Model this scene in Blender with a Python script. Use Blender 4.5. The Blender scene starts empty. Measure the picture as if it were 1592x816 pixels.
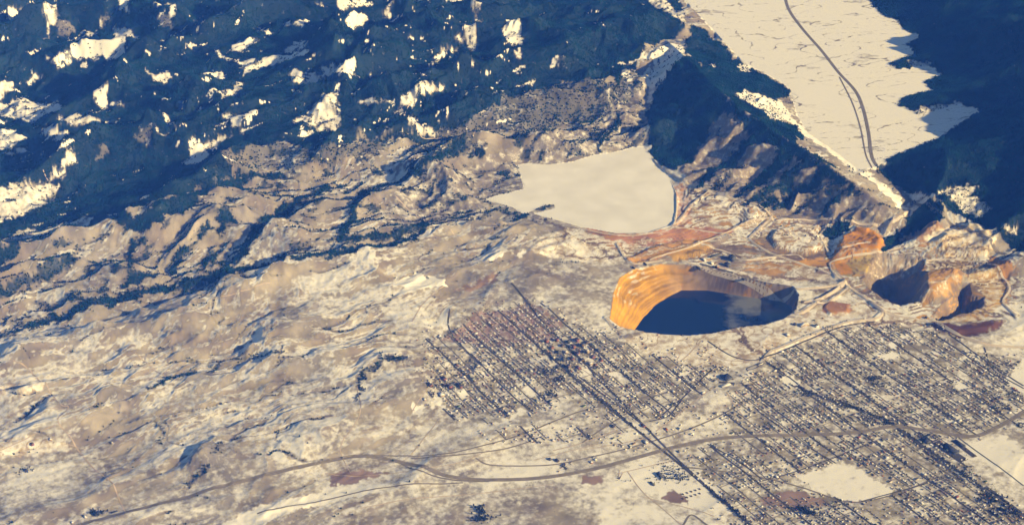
import bpy, math, time
import numpy as np
from mathutils import Vector
T0 = time.time()
S = bpy.context.scene
COL = S.collection
rng = np.random.default_rng(7)

# ------------------------------------------------------------------ camera
PW, PH = 1592.0, 816.0
FPX = 3193.0
CAM_H = 9000.0
PITCH = math.radians(28.0)
cp, sp = math.cos(PITCH), math.sin(PITCH)
cam_d = bpy.data.cameras.new('camera')
cam_d.sensor_width = 36.0
cam_d.lens = 36.0 * FPX / PW
cam_d.clip_start = 50.0
cam_d.clip_end = 200000.0
cam = bpy.data.objects.new('camera', cam_d)
cam.location = (0, 0, CAM_H)
cam.rotation_euler = (math.pi / 2 - PITCH, 0, 0)
COL.objects.link(cam)
S.camera = cam

def U(px, py, z=0.0):
    """the place on level z that the photograph shows at a pixel"""
    a = (np.asarray(px, float) - PW / 2) / FPX
    b = -(np.asarray(py, float) - PH / 2) / FPX
    dx, dy, dz = a, cp + b * sp, -sp + b * cp
    t = (z - CAM_H) / dz
    return t * dx, t * dy

def P(x, y, z):
    """pixel of a place (only for sorting by size and for visibility)"""
    dz = z - CAM_H
    zf = y * cp - dz * sp
    return PW / 2 + FPX * x / zf, PH / 2 - FPX * (y * sp + dz * cp) / zf, zf

# ------------------------------------------------------------------ noise
_r = np.random.default_rng(11)
PERM = _r.permutation(1024).astype(np.int32)
GR = np.stack([np.cos(np.arange(1024) * 2 * np.pi / 1024 * 7.0), np.sin(np.arange(1024) * 2 * np.pi / 1024 * 7.0)], 1).astype(np.float32)

def pn(x, y, seed=0):
    x = np.asarray(x, np.float64) + seed * 37.17
    y = np.asarray(y, np.float64) - seed * 19.31
    xi = np.floor(x).astype(np.int64); yi = np.floor(y).astype(np.int64)
    fx = (x - xi).astype(np.float32); fy = (y - yi).astype(np.float32)
    u = fx * fx * fx * (fx * (fx * 6 - 15) + 10); v = fy * fy * fy * (fy * (fy * 6 - 15) + 10)
    def g(ix, iy, dx, dy):
        k = PERM[(PERM[ix & 1023] + iy) & 1023]
        return GR[k, 0] * dx + GR[k, 1] * dy
    a = g(xi, yi, fx, fy); b = g(xi + 1, yi, fx - 1, fy)
    c = g(xi, yi + 1, fx, fy - 1); d = g(xi + 1, yi + 1, fx - 1, fy - 1)
    return 1.4 * ((a + (b - a) * u) + ((c + (d - c) * u) - (a + (b - a) * u)) * v)

def fbm(x, y, o=4, seed=0, gain=0.5):
    s = 0; a = 1.0; f = 1.0
    for i in range(o):
        s = s + a * pn(x * f, y * f, seed + i * 3); a *= gain; f *= 2.03
    return s

def ridged(x, y, o=4, seed=0, gain=0.5):
    s = 0; a = 1.0; f = 1.0; w = 1.0
    for i in range(o):
        n = 1 - np.abs(pn(x * f, y * f, seed + i * 3)) * 1.6
        n = n * n * w
        s = s + a * n; w = np.clip(n * 1.5, 0.2, 1); a *= gain; f *= 2.03
    return s

def sstep(a, b, x):
    t = np.clip((x - a) / (b - a), 0, 1)
    return t * t * (3 - 2 * t)

# ------------------------------------------------------------------ the grid of the ground
NC_D = 1330
cden = np.linspace(-1.13, 1.13, NC_D)
cols = np.concatenate([[-5, -3.2, -2.2, -1.6, -1.35, -1.22], cden, [1.22, 1.35, 1.6, 2.2, 3.2, 5]])
rden = 12150.0 * np.exp(np.arange(0, 860) * 0.00086)
rows = np.concatenate([[3000, 6000, 8500, 10200, 11200, 11800], rden, [rden[-1] + d for d in (120, 400, 900, 1800, 3500, 7000, 13000, 26000, 50000)]])
NR, NC = len(rows), len(cols)
def HW(y): return (y * cp + CAM_H * sp) * (PW / 2 / FPX)
GX = cols[None, :] * HW(rows)[:, None]
GY = np.repeat(rows[:, None], NC, 1)
print('grid', NR, NC, 'top', rden[-1])

def clampout(x, y):
    return x, y

# base level: control points (pixel, height)
CPS = [(-100,820,0),(0,816,0),(400,816,0),(800,816,0),(1200,816,0),(1592,816,0),(1700,816,0),(1592,640,15),(1300,620,20),(1100,650,25),(900,600,60),(700,600,60),
 (850,470,140),(700,450,150),(1000,390,150),(930,440,140),(1250,510,60),(1592,510,70),(1500,440,120),(1400,480,60),(400,690,45),(0,690,30),(200,600,80),(0,520,110),(400,500,150),(600,420,200),(330,400,230),
 (0,400,210),(0,280,300),(300,220,420),(600,230,380),(780,250,260),(0,50,520),(400,50,640),(800,90,560),(1000,140,360),(900,300,190),(800,310,195),(1000,300,190),(1050,340,185),
 (1060,420,120),(1160,400,120),(1200,440,90),(1200,345,170),(1330,348,160),(1180,20,330),(1100,-30,360),(1290,100,310),(1340,200,290),(1360,255,270),(1592,200,600),(1592,20,800),(1500,100,560),(1460,290,300),(1592,360,260),(1592,430,150),
 (-150,300,330),(-150,60,560),(-150,600,80),(1720,150,800),(1720,420,200),(1720,600,30),(400,-120,680),(1000,-120,480),(1250,-120,380),(1592,-140,900),(-150,-120,620)]
cx, cy = U([c[0] for c in CPS], [c[1] for c in CPS], np.array([c[2] for c in CPS], float))
cz = np.array([c[2] for c in CPS], float)
def phi(r2): return np.sqrt(r2 + 500.0 ** 2)
A_ = phi((cx[:, None] - cx) ** 2 + (cy[:, None] - cy) ** 2)
A_ = np.block([[A_, np.ones((len(cx), 1))], [np.ones((1, len(cx))), np.zeros((1, 1))]])
wts = np.linalg.solve(A_, np.concatenate([cz, [0]]))
Bz = np.full(GX.shape, wts[-1])
for i in range(len(cx)):
    Bz += wts[i] * phi((GX - cx[i]) ** 2 + (GY - cy[i]) ** 2)
Bz = np.clip(Bz, -10, 1100)

def pl_dist(pts, X, Y):
    """distance, signed side, arc length and interpolated third value to a polyline"""
    best = np.full(X.shape, 1e18); side = np.zeros(X.shape); arc = np.zeros(X.shape); val = np.zeros(X.shape)
    s0 = 0
    for (x0, y0, v0), (x1, y1, v1) in zip(pts[:-1], pts[1:]):
        ex, ey = x1 - x0, y1 - y0; L2 = ex * ex + ey * ey; L = math.sqrt(L2)
        t = np.clip(((X - x0) * ex + (Y - y0) * ey) / L2, 0, 1)
        qx, qy = X - x0 - t * ex, Y - y0 - t * ey
        d2 = qx * qx + qy * qy
        m = d2 < best
        best = np.where(m, d2, best); side = np.where(m, ex * qy - ey * qx, side)
        arc = np.where(m, s0 + t * L, arc); val = np.where(m, v0 + t * (v1 - v0), val)
        s0 += L
    return np.sqrt(best), np.sign(side), arc, val

def window(xs, ys, pad):
    y0, y1 = min(ys) - pad, max(ys) + pad
    r0 = max(0, np.searchsorted(rows, y0) - 1); r1 = min(NR, np.searchsorted(rows, y1) + 1)
    cmin = min((min(xs) - pad) / HW(max(y0, 3000)), (min(xs) - pad) / HW(y1)); cmax = max((max(xs) + pad) / HW(max(y0, 3000)), (max(xs) + pad) / HW(y1))
    c0 = max(0, np.searchsorted(cols, cmin) - 1); c1 = min(NC, np.searchsorted(cols, cmax) + 1)
    return slice(r0, max(r1, r0 + 1)), slice(c0, max(c1, c0 + 1))

# amplitude of the hills
def blob_map(items, default):
    num = np.full(GX.shape, default * 0.02); den = np.full(GX.shape, 0.02)
    for px, py, z, r, a in items:
        x, y = U(px, py, z)
        w = np.exp(-((GX - x) ** 2 + (GY - y) ** 2) / (2 * r * r))
        num += w * a; den += w
    return num / den
AMP = blob_map([(150,100,500,1500,118),(450,80,600,1500,118),(750,80,550,1200,115),(950,80,420,900,80),(550,230,380,900,75),(880,200,320,600,70),(120,280,320,900,85),(350,300,280,800,70),(620,300,250,700,45),(150,420,180,800,75),(400,450,170,800,52),
  (200,560,90,800,42),(450,620,60,700,34),(150,720,20,700,12),(500,780,0,700,12),(620,600,80,400,18),(720,440,150,500,14),(800,600,50,900,5),(1000,700,10,900,4),(1400,650,10,1300,2),(1250,790,0,900,3),(900,790,0,500,8),
  (940,310,190,500,0),(1150,400,120,500,5),(1250,500,60,600,4),(1450,440,100,500,10),(1250,60,320,700,8),(1320,180,290,500,6),(1592,150,650,1300,110),(1592,330,300,500,50),(1440,60,500,500,60)], 60)

# ridge directions run from lower left to upper right across the hills
th = math.radians(28)
wx = GX + 260 * fbm(GX / 1500, GY / 1500, 3, 5); wy = GY + 260 * fbm(GX / 1500, GY / 1500, 3, 9)
ru = wx * math.cos(th) + wy * math.sin(th); rv = -wx * math.sin(th) + wy * math.cos(th)
N1 = ridged(ru / 2300, rv / 1050, 5, 21, 0.47) - 0.75
N2 = fbm(wx / 420, wy / 420, 4, 41)
N3 = ridged(ru / 620, rv / 330, 4, 31, 0.5) - 0.75
H = Bz + AMP * (2.0 * N1 + 0.30 * N2 + 0.42 * N3 * (0.5 + 0.5 * sstep(-0.6, 0.6, N1)))

cxn = pn((ru + 35 * N2) / 1300, (rv + 40 * N2) / 270, 301); cxn2 = pn((ru + 25 * N2) / 210, (rv - 20 * N2) / 420, 305)
hillw = sstep(8, 30, AMP)
CREASE = np.maximum(sstep(0.055, 0.0, np.abs(cxn)) * sstep(-0.25, 0.35, pn(wx / 400, wy / 300, 303)), 0.6 * sstep(0.05, 0.0, np.abs(cxn2)) * sstep(0.0, 0.5, pn(wx / 400, wy / 400, 307)))
H -= hillw * (9.0 * CREASE + 10 * sstep(0.35, 0.0, np.abs(cxn)))
H += hillw * 9.0 * ridged(ru / 280, rv / 150, 4, 309)
def ridge(pts, wl, wr, p=1.25, add=True):
    """a crest from left to right; its left (far) side is wl wide, its near side wr"""
    global H
    q = []
    for px, py, rel in pts:
        z = 0.0
        for _ in range(6):
            x, y = U(px, py, z + rel)
            z = float(base_at(x, y))
        q.append((float(x), float(y), rel))
    sl = window([a[0] for a in q], [a[1] for a in q], max(wl, wr) * 1.1)
    X, Y = GX[sl], GY[sl]
    X = X + 50 * pn(X / 260, Y / 260, 71); Y = Y + 50 * pn(X / 260, Y / 260, 75)
    d, s, arc, rel = pl_dist(q, X, Y)
    w = np.where(s > 0, wl, wr)
    H[sl] += rel * np.clip(1 - d / w, 0, 1) ** p * (1 + 0.25 * pn(arc / 220, d / 400, 73))

def bil(F, x, y):
    x = np.asarray(x, float); y = np.asarray(y, float)
    r = np.clip(np.searchsorted(rows, y) - 1, 0, NR - 2)
    fr = np.clip((y - rows[r]) / (rows[r + 1] - rows[r]), 0, 1)
    c_ = x / HW(y)
    k = np.clip(np.searchsorted(cols, c_) - 1, 0, NC - 2)
    fc = np.clip((c_ - cols[k]) / (cols[k + 1] - cols[k]), 0, 1)
    return (F[r, k] * (1 - fc) + F[r, k + 1] * fc) * (1 - fr) + (F[r + 1, k] * (1 - fc) + F[r + 1, k + 1] * fc) * fr
B0 = Bz.copy()
def base_at(x, y): return bil(B0, x, y)
def HT(x, y): return bil(H, x, y)
def at(px, py, n=14):
    """where the ground is that the photograph shows at these pixels"""
    px = np.atleast_1d(np.asarray(px, float)); py = np.atleast_1d(np.asarray(py, float))
    z = np.zeros(px.shape)
    for _ in range(n):
        x, y = U(px, py, z)
        z = 0.5 * z + 0.5 * HT(x, y)
    x, y = U(px, py, z)
    return x, y

# the long scarps of the foothills
ridge([(30,520,25),(120,503,45),(230,468,65),(330,440,55),(420,415,45),(520,400,45),(600,386,40),(665,362,30)], 150, 650)
ridge([(-60,410,60),(0,392,70),(70,365,80),(140,352,90),(195,345,110),(235,338,120),(290,312,120),(350,288,100),(420,292,70),(480,300,40)], 240, 600)
ridge([(352,410,30),(375,385,60),(420,352,90),(470,318,100),(510,303,90),(560,296,90),(600,292,70),(640,275,60),(700,240,40)], 200, 500)
ridge([(525,372,20),(545,335,60),(575,300,80),(620,292,60)], 160, 420)
ridge([(-40,470,40),(60,450,50),(120,425,60),(180,405,80),(230,412,60)], 170, 420)
ridge([(95,345,60),(150,310,90),(200,290,110),(260,285,100)], 260, 450)
ridge([(110,240,70),(160,205,100),(200,188,110),(260,185,80)], 260, 500)
ridge([(690,245,30),(740,232,60),(760,240,40)], 140, 260)
ridge([(800,240,40),(850,215,60),(900,190,80),(950,150,90)], 200, 300)
ridge([(880,245,20),(930,210,60),(975,165,80),(1000,140,90)], 180, 250)
ridge([(470,240,50),(520,225,90),(590,215,80),(640,212,60)], 200, 400)
ridge([(225,605,25),(260,588,40),(330,570,45),(420,560,30)], 110, 420)
ridge([(550,590,20),(575,565,40),(620,548,60),(660,560,30)], 160, 350)
ridge([(245,740,8),(300,725,22),(320,700,26),(345,690,12)], 90, 300)
ridge([(80,150,60),(200,110,120),(330,70,140),(450,20,120)], 450, 800)
ridge([(330,150,60),(420,110,120),(520,75,150),(640,30,150)], 420, 800)
ridge([(560,140,60),(660,95,120),(760,60,150),(880,20,140)], 420, 800)
ridge([(720,150,40),(800,110,90),(900,70,120),(1000,20,100)], 350, 600)
for px, py, rel, r in [(222,342,60,260),(300,410,55,190),(195,412,50,220),(140,450,45,260),(370,300,40,220),(450,480,30,260),(320,500,28,220),(290,520,25,200),(520,560,20,200),(215,550,18,130),(480,690,14,160),(390,660,12,160),(640,590,24,200),(60,620,20,300),(130,640,16,250)]:
    rel *= 1.7; r *= 1.12
    x, y = U(px, py, 0)
    for _ in range(6):
        x, y = U(px, py, float(base_at(x, y)) + rel)
    sl = window([x], [y], r * 2)
    H[sl] += rel * np.exp(-(((GX[sl] - x) ** 2 + (GY[sl] - y) ** 2) / (r * r)) ** 1.1)

def smax(a, b, k):
    h = np.clip(0.5 + 0.5 * (a - b) / k, 0, 1)
    return b + (a - b) * h + k * h * (1 - h)

# the ridge between the mine and the snowy valley
cr = [(1040,66,480),(1072,94,620),(1108,132,600),(1150,168,560),(1200,202,520),(1245,230,490),(1290,258,450),(1332,288,390),(1372,318,310),(1402,340,220)]
q = [(*map(float, U(a, b, c)), float(c)) for a, b, c in cr]
sl = window([a[0] for a in q], [a[1] for a in q], 1500)
X, Y = GX[sl], GY[sl]
d, s, arc, val = pl_dist(q, X, Y)
aw = arc + 190 * pn(arc / 420, d / 380, 57) + 70 * pn(arc / 130, d / 150, 59)
gul = (ridged(aw / 300 + 0.25 * d / 260, d / 900, 4, 55) - 0.7) * (0.65 + 0.9 * sstep(-0.4, 0.5, pn(arc / 500, d / 300, 58)))
slope = np.where(s > 0, 0.36, 0.62)
near = np.where(s > 0, 0.35, 1.0)
ridge_h = val - slope * d * (1 - 0.18 * np.clip(d / 900, 0, 1)) + near * gul * 55 * sstep(0, 180, d) * sstep(1100, 500, d)
H[sl] = smax(H[sl], ridge_h, 30)

# right-hand mountain slopes get spurs
def polyxy(pts, z=None):
    p = np.array(pts, float)
    if z is None: return at(p[:, 0], p[:, 1])
    return U(p[:, 0], p[:, 1], z)

WX = {a: (a * fbm(GX / (a * 5.0), GY / (a * 5.0), 3, 81), a * fbm(GX / (a * 5.0), GY / (a * 5.0), 3, 87)) for a in (14, 40)}
WX[14] = tuple(34 * fbm(GX / 95, GY / 95, 5, k_, 0.68) for k_ in (81, 87))
WX[40] = tuple(WX[40][i] * 1.2 + 0.8 * WX[14][i] for i in (0, 1))

def inside(poly, warp=0, sl=None):
    """mask of a polygon given as (xs, ys) on the ground; its edge wanders by about warp metres"""
    xs, ys = np.asarray(poly[0], float), np.asarray(poly[1], float)
    if sl is None: sl = window(xs, ys, warp * 1.5 + 5)
    X, Y = GX[sl], GY[sl]
    if warp:
        X = X + WX[warp][0][sl]; Y = Y + WX[warp][1][sl]
    r = np.zeros(X.shape, bool)
    n = len(xs)
    for i in range(n):
        x0, y0, x1, y1 = xs[i], ys[i], xs[i - 1], ys[i - 1]
        if y0 == y1: continue
        c = ((y0 > Y) != (y1 > Y)) & (X < (x1 - x0) * (Y - y0) / (y1 - y0) + x0)
        r ^= c
    return sl, r

def edge_dist(poly, sl):
    pts = [(x, y, 0.0) for x, y in zip(*poly)]
    pts.append(pts[0])
    return pl_dist(pts, GX[sl], GY[sl])[0]

def sdist(poly, pad):
    sl = window(poly[0], poly[1], pad)
    d = edge_dist(poly, sl)
    _, m = inside(poly, 0, sl)
    return sl, np.where(m, d, -d)

# frozen tailings pond: level
POND_Z = 190.0
POND = [(755,310),(775,303),(793,300),(816,294),(808,266),(804,258),(815,254),(850,257),(890,252),(925,241),(952,238),(968,234),(985,229),(1001,228),(1012,242),(1020,256),(1042,278),(1050,300),(1050,330),(1046,348),(1010,361),(960,363),(900,353),(862,341),(830,332),(845,329),(864,324),(862,317),(845,319),(815,333),(797,322)]
pond = polyxy(POND, POND_Z)
slp, sdp = sdist(pond, 500)
H[slp] = H[slp] + (POND_Z - H[slp]) * sstep(-420, 0, sdp) * np.where(H[slp] > POND_Z, sstep(-220, 10, sdp), 1)
H[slp] = np.where(sdp > 0, POND_Z - 2, H[slp])
# valley floor
VAL = [(1035,-40),(1060,0),(1095,35),(1128,70),(1155,98),(1200,120),(1228,140),(1240,180),(1255,205),(1300,235),(1335,262),(1362,258),(1392,240),(1468,208),(1525,170),(1490,162),(1430,178),(1398,165),(1400,152),(1448,140),(1435,128),(1465,115),(1440,103),(1400,108),(1378,100),(1420,85),(1408,68),(1430,58),(1408,50),(1395,35),(1372,25),(1355,8),(1330,-40)]
val_xy = U(np.array([p[0] for p in VAL], float), np.array([p[1] for p in VAL], float), 305.0)
slv, sdv = sdist(val_xy, 1100)
flat_v = 300 + 0.010 * (GY[slv] - 20000)
va = U(np.array([1215.0, 1358.0]), np.array([0.0, 250.0]), 305.0)
rightv = ((GX[slv] - va[0][1]) * (va[1][0] - va[1][1]) - (GY[slv] - va[1][1]) * (va[0][0] - va[0][1])) > 0
k = np.where(rightv, sstep(-1000, 30, sdv), sstep(-450, 60, sdv))
H[slv] = H[slv] * (1 - k) + k * np.minimum(H[slv], flat_v + np.clip(-sdv, 0, None) * np.where(rightv, 0.16, 0.25)) 
H[slv] = np.where(sdv > 0, flat_v + 1.5 * fbm(GX[slv] / 900, GY[slv] / 900, 2, 95), H[slv])

def pit(rim, floor_z, slope, bench=0.0, rimz=None, wob=25):
    """dig a pit: walls of the given slope down to the floor"""
    p = polyxy(rim, rimz)
    sl, sd = sdist(p, 60)
    X, Y = GX[sl], GY[sl]
    dd = np.clip(sd + wob * fbm(X / 120, Y / 120, 2, 61), 0, None)
    dep = dd * slope
    if bench:
        t = dep / bench
        f = np.floor(t); dep = bench * (f + sstep(0.45, 0.95, t - f))
    z = np.maximum(H[sl] - dep, floor_z)
    H[sl] = np.where(sd > 0, np.minimum(H[sl], z), H[sl])
    return p

def mound(poly, h, edge, zz=None):
    p = polyxy(poly, zz)
    sl, sd = sdist(p, 200)
    H[sl] += h * sstep(-edge * 0.5, edge * 0.5, sd)

# open pit with its lake: walls interpolate between rim and waterline
LAKE_Z = -60.0
RIM = [(950,482),(953,455),(963,432),(985,418),(1030,410),(1065,411),(1100,420),(1150,432),(1195,441),(1232,445),(1242,458),(1238,480),(1218,495),(1190,503),(1145,508),(1110,517),(1062,521),(1005,516),(965,509),(948,497)]
LAKE = [(984,522),(1000,496),(1028,470),(1060,452),(1100,452),(1150,460),(1190,465),(1214,468),(1231,478),(1228,505),(1196,521),(1140,528),(1062,541),(1006,537)]
rim = polyxy(RIM); lake = polyxy(LAKE, LAKE_Z)
slr, sdr = sdist(rim, 80)
dl = edge_dist(lake, slr); _, inl = inside(lake, 0, slr)
t = np.clip(sdr, 0, None) / (np.clip(sdr, 0, None) + dl + 1e-3)
t = np.where(inl, 1.0, t)
X, Y = GX[slr], GY[slr]
t = np.clip(t + 0.03 * pn(X / 150, Y / 150, 63) * (t > 0) * (t < 1), 0, 1)
nb = 9.0
TN = np.clip(t + (0.085 * pn(X / 260, Y / 260, 421) + 0.03 * pn(X / 70, Y / 70, 423)) * sstep(0, 0.12, t) * sstep(1.0, 0.85, t), 0, 1)
t = TN
ft = np.floor(t * nb); tb = (ft + sstep(0.35, 0.9, t * nb - ft)) / nb
kb = sstep(22, 40, (np.clip(sdr, 0, None) + dl) / nb); tb = tb * kb + t * (1 - kb)
PIT_T = np.zeros(H.shape); PIT_T[slr] = np.where(sdr > 0, t, 0)
zr = H[slr].copy()
H[slr] = np.where(sdr > 0, zr + (LAKE_Z - 12 - zr) * tb, H[slr])

# second mine
pit([(1339,432),(1352,412),(1362,394),(1400,396),(1440,404),(1432,420),(1440,438),(1432,468),(1400,476),(1368,462)], -160, 1.15, 16)
pit([(1446,492),(1470,468),(1488,442),(1508,440),(1512,458),(1530,462),(1528,478),(1496,488),(1460,498)], -130, 1.1, 16)
pit([(1370,392),(1380,372),(1412,340),(1440,316),(1466,322),(1462,344),(1440,360),(1405,376),(1380,390)], 40, 0.8, 0)
mound([(1452,376),(1490,352),(1522,352),(1548,382),(1530,398),(1470,398)], 45, 120)
mound([(1296,402),(1305,372),(1330,354),(1362,360),(1374,380),(1364,394),(1330,402)], 55, 110)
mound([(1196,372),(1206,358),(1240,352),(1272,366),(1282,386),(1252,394),(1206,386)], 28, 60)
mound([(975,404),(1010,386),(1060,375),(1100,374),(1140,364),(1090,395),(1040,405)], 20, 60)
mound([(1430,440),(1470,424),(1496,428),(1482,446),(1452,470),(1436,466)], 85, 110)
mound([(1446,505),(1500,502),(1560,498),(1545,512),(1490,520)], 30, 60)
mound([(1280,478),(1290,468),(1320,474),(1318,486),(1290,490)], 14, 40)
# the mined ground steps up in benches
mine = polyxy([(1050,285),(1185,322),(1330,346),(1400,345),(1592,400),(1592,500),(1450,520),(1300,440),(1240,440),(1100,412),(1000,405),(870,370),(880,350),(1000,370),(1050,350)])
slm, sdm = sdist(mine, 30)
hm = H[slm] + 7 * fbm(GX[slm] / 330, GY[slm] / 330, 2, 191) * sstep(0, 150, sdm)
tq = hm / 7.0; fq = np.floor(tq); hq = 7.0 * (fq + sstep(0.62, 0.98, tq - fq))
RISER = sstep(0.70, 0.76, tq - fq) * sstep(1.0, 0.94, tq - fq) * sstep(0, 60, sdm) * (PIT_T[slm] <= 0)
H[slm] += (hq - H[slm]) * sstep(0, 60, sdm) * (PIT_T[slm] <= 0)
FLATM = np.ones(H.shape); FLATM[slv] = sstep(60, -60, sdv); FLATM[slm] *= sstep(20, -10, sdm)
HAULS = [([(1014,250),(1030,262),(1060,279),(1100,296),(1150,311),(1185,322),(1200,337),(1208,343),(1260,343),(1330,346),(1392,343),(1412,328)], 22), ([(1200,338),(1178,358),(1166,371),(1185,386),(1210,397),(1260,415),(1300,428),(1314,437)], 22), ([(1085,376),(1130,392),(1160,404),(1230,396),(1250,403)], 16),
    ([(942,494),(962,511),(1005,519),(1070,524),(1120,518),(1160,509),(1215,499),(1243,487),(1275,466),(1300,450),(1314,437)], 26), ([(1060,405),(1100,420),(1150,432),(1200,445),(1240,449),(1290,445),(1314,437)], 22), ([(1314,437),(1345,462),(1378,486),(1440,500),(1490,520),(1530,534),(1592,540)], 26),
    ([(1300,432),(1290,410),(1310,402),(1360,392),(1400,385)], 16), ([(1355,470),(1372,485),(1360,496),(1320,500),(1260,522),(1200,546),(1186,560)], 20), ([(1440,405),(1480,403),(1530,408),(1556,424),(1570,448),(1560,470),(1580,490)], 20), ([(1270,470),(1290,467),(1318,448)], 16), ([(1250,470),(1280,462),(1305,447)], 14),
    ([(1285,352),(1276,366),(1284,384),(1290,395)], 16), ([(1280,378),(1310,384),(1350,376)], 14), ([(1100,298),(1075,318),(1060,338),(1046,352)], 13), ([(850,341),(900,354),(960,365),(1008,363),(1046,350),(1052,310),(1040,280)], 11), ([(960,380),(970,398),(985,410),(1030,405)], 15), ([(1010,404),(1060,388),(1110,370),(1160,345),(1196,338)], 13), ([(1050,353),(1100,360),(1160,372)], 13)]
for pts, w in HAULS:
    a = np.array(pts, float); x_, y_ = at(a[:, 0], a[:, 1])
    sl = window(x_, y_, 80)
    d, *_ = pl_dist([(float(u), float(v), 0.0) for u, v in zip(x_, y_)], GX[sl], GY[sl])
    H[sl] += 9.0 * sstep(w * 0.5 + 22, w * 0.5 + 4, d)
# micro relief
H += np.clip(AMP, 3, 40) / 40 * 5.0 * fbm(GX / 90, GY / 90, 2, 91) * (PIT_T <= 0) * FLATM
H[slp] = np.where(sdp > 0, POND_Z - 2, H[slp])
print('heights', time.time() - T0)

# ------------------------------------------------------------------ land cover
dHx = np.gradient(H, axis=1) / np.maximum(np.gradient(GX, axis=1), 1e-3)
dHy = np.gradient(H, axis=0) / np.gradient(rows)[:, None]
SUN_AZ = math.radians(-24.0)     # measured from +x (right), negative is towards the camera
SUN_EL = math.radians(22.0)
sun = np.array([math.cos(SUN_EL) * math.cos(SUN_AZ), math.cos(SUN_EL) * math.sin(SUN_AZ), math.sin(SUN_EL)])
nl = 1 / np.sqrt(1 + dHx ** 2 + dHy ** 2)
FACE = (-dHx * math.cos(SUN_AZ) - dHy * math.sin(SUN_AZ))   # slope towards the sun side

COVER = np.empty(GX.shape + (3,), np.float32)
c_grass = np.array((0.30, 0.262, 0.21)); c_soil = np.array((0.215, 0.178, 0.148)); c_rock = np.array((0.22, 0.205, 0.20))
m1 = sstep(-0.3, 0.5, fbm(GX / 330, GY / 330, 4, 101))[..., None]
m2 = sstep(-0.1, 0.7, fbm(GX / 700, GY / 700, 3, 111))[..., None]
COVER[:] = c_grass * (1 - m1) + c_soil * m1
COVER[:] = COVER * (1 - m2 * 0.6) + c_rock * m2 * 0.6
SNOW = 0.53 + 0.24 * fbm(ru / 420, rv / 330, 5, 121, 0.58) + 0.20 * fbm(GX / 1600, GY / 1600, 2, 131) - 1.1 * np.clip(FACE - 0.03, 0, 0.5) + 0.25 * np.clip(-FACE, 0, 0.4)
FOR = np.zeros(GX.shape, np.float32)

def paint(F, pts, v, warp=14, z=None, soft=1):
    p = polyxy(pts, z)
    sl, m = inside(p, warp)
    m = m.astype(np.float32)
    for _ in range(soft):
        if min(m.shape) > 3:
            m[1:-1, 1:-1] = (m[1:-1, 1:-1] * 2 + m[:-2, 1:-1] + m[2:, 1:-1] + m[1:-1, :-2] + m[1:-1, 2:]) / 6
    if F.ndim == 3: m = m[..., None]
    F[sl] = F[sl] * (1 - m) + np.asarray(v, np.float32) * m
    return sl, m
def strip(F, pts, w, v, z=None):
    """a band w metres wide along a polyline of pixels; every point may carry its own width"""
    a = np.array([p[:2] for p in pts], float)
    x, y = at(a[:, 0], a[:, 1])
    ws = [p[2] if len(p) > 2 else w for p in pts]
    q = [(float(i), float(j), float(k_)) for i, j, k_ in zip(x, y, ws)]
    sl = window(x, y, max(ws) + 60)
    X = GX[sl] + WX[14][0][sl]; Y = GY[sl] + WX[14][1][sl]
    d, s, arc, ww = pl_dist(q, X, Y)
    ww = ww * (0.75 + 0.75 * pn(arc / 130, s * 3.3, 311) + 0.25 * pn(X / 45, Y / 45, 313))
    m = sstep(ww * 0.5 + 26, ww * 0.5 - 14, d)
    if F.ndim == 3: m = m[..., None]
    F[sl] = F[sl] * (1 - m) + np.asarray(v, np.float32) * m

# --- forest of the far mountains
paint(FOR, [(-200,-200),(1040,-200),(1058,0),(1060,40),(1045,62),(1000,78),(985,105),(960,128),(905,122),(850,138),(800,150),(760,168),(725,192),(690,212),(650,214),(600,204),(560,216),(520,232),(480,236),(440,214),(400,236),(345,282),(300,300),(240,322),(160,340),(100,346),(40,352),(0,372),(-200,420)], 1.0, 40)
for pts in [[(720,200),(760,170),(850,140),(960,128),(985,105),(1000,140),(960,165),(930,200),(880,190),(840,215),(780,205),(740,225)], [(640,215),(720,200),(740,225),(690,240),(640,236)], [(430,250),(480,238),(560,222),(620,215),(600,235),(520,262),(450,270)]]:
    paint(FOR, pts, 0.42, 40)
thk = sstep(-0.45, 0.35, fbm(ru / 480, rv / 260, 4, 149, 0.6)); FOR *= 0.84 + 0.16 * thk
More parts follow.
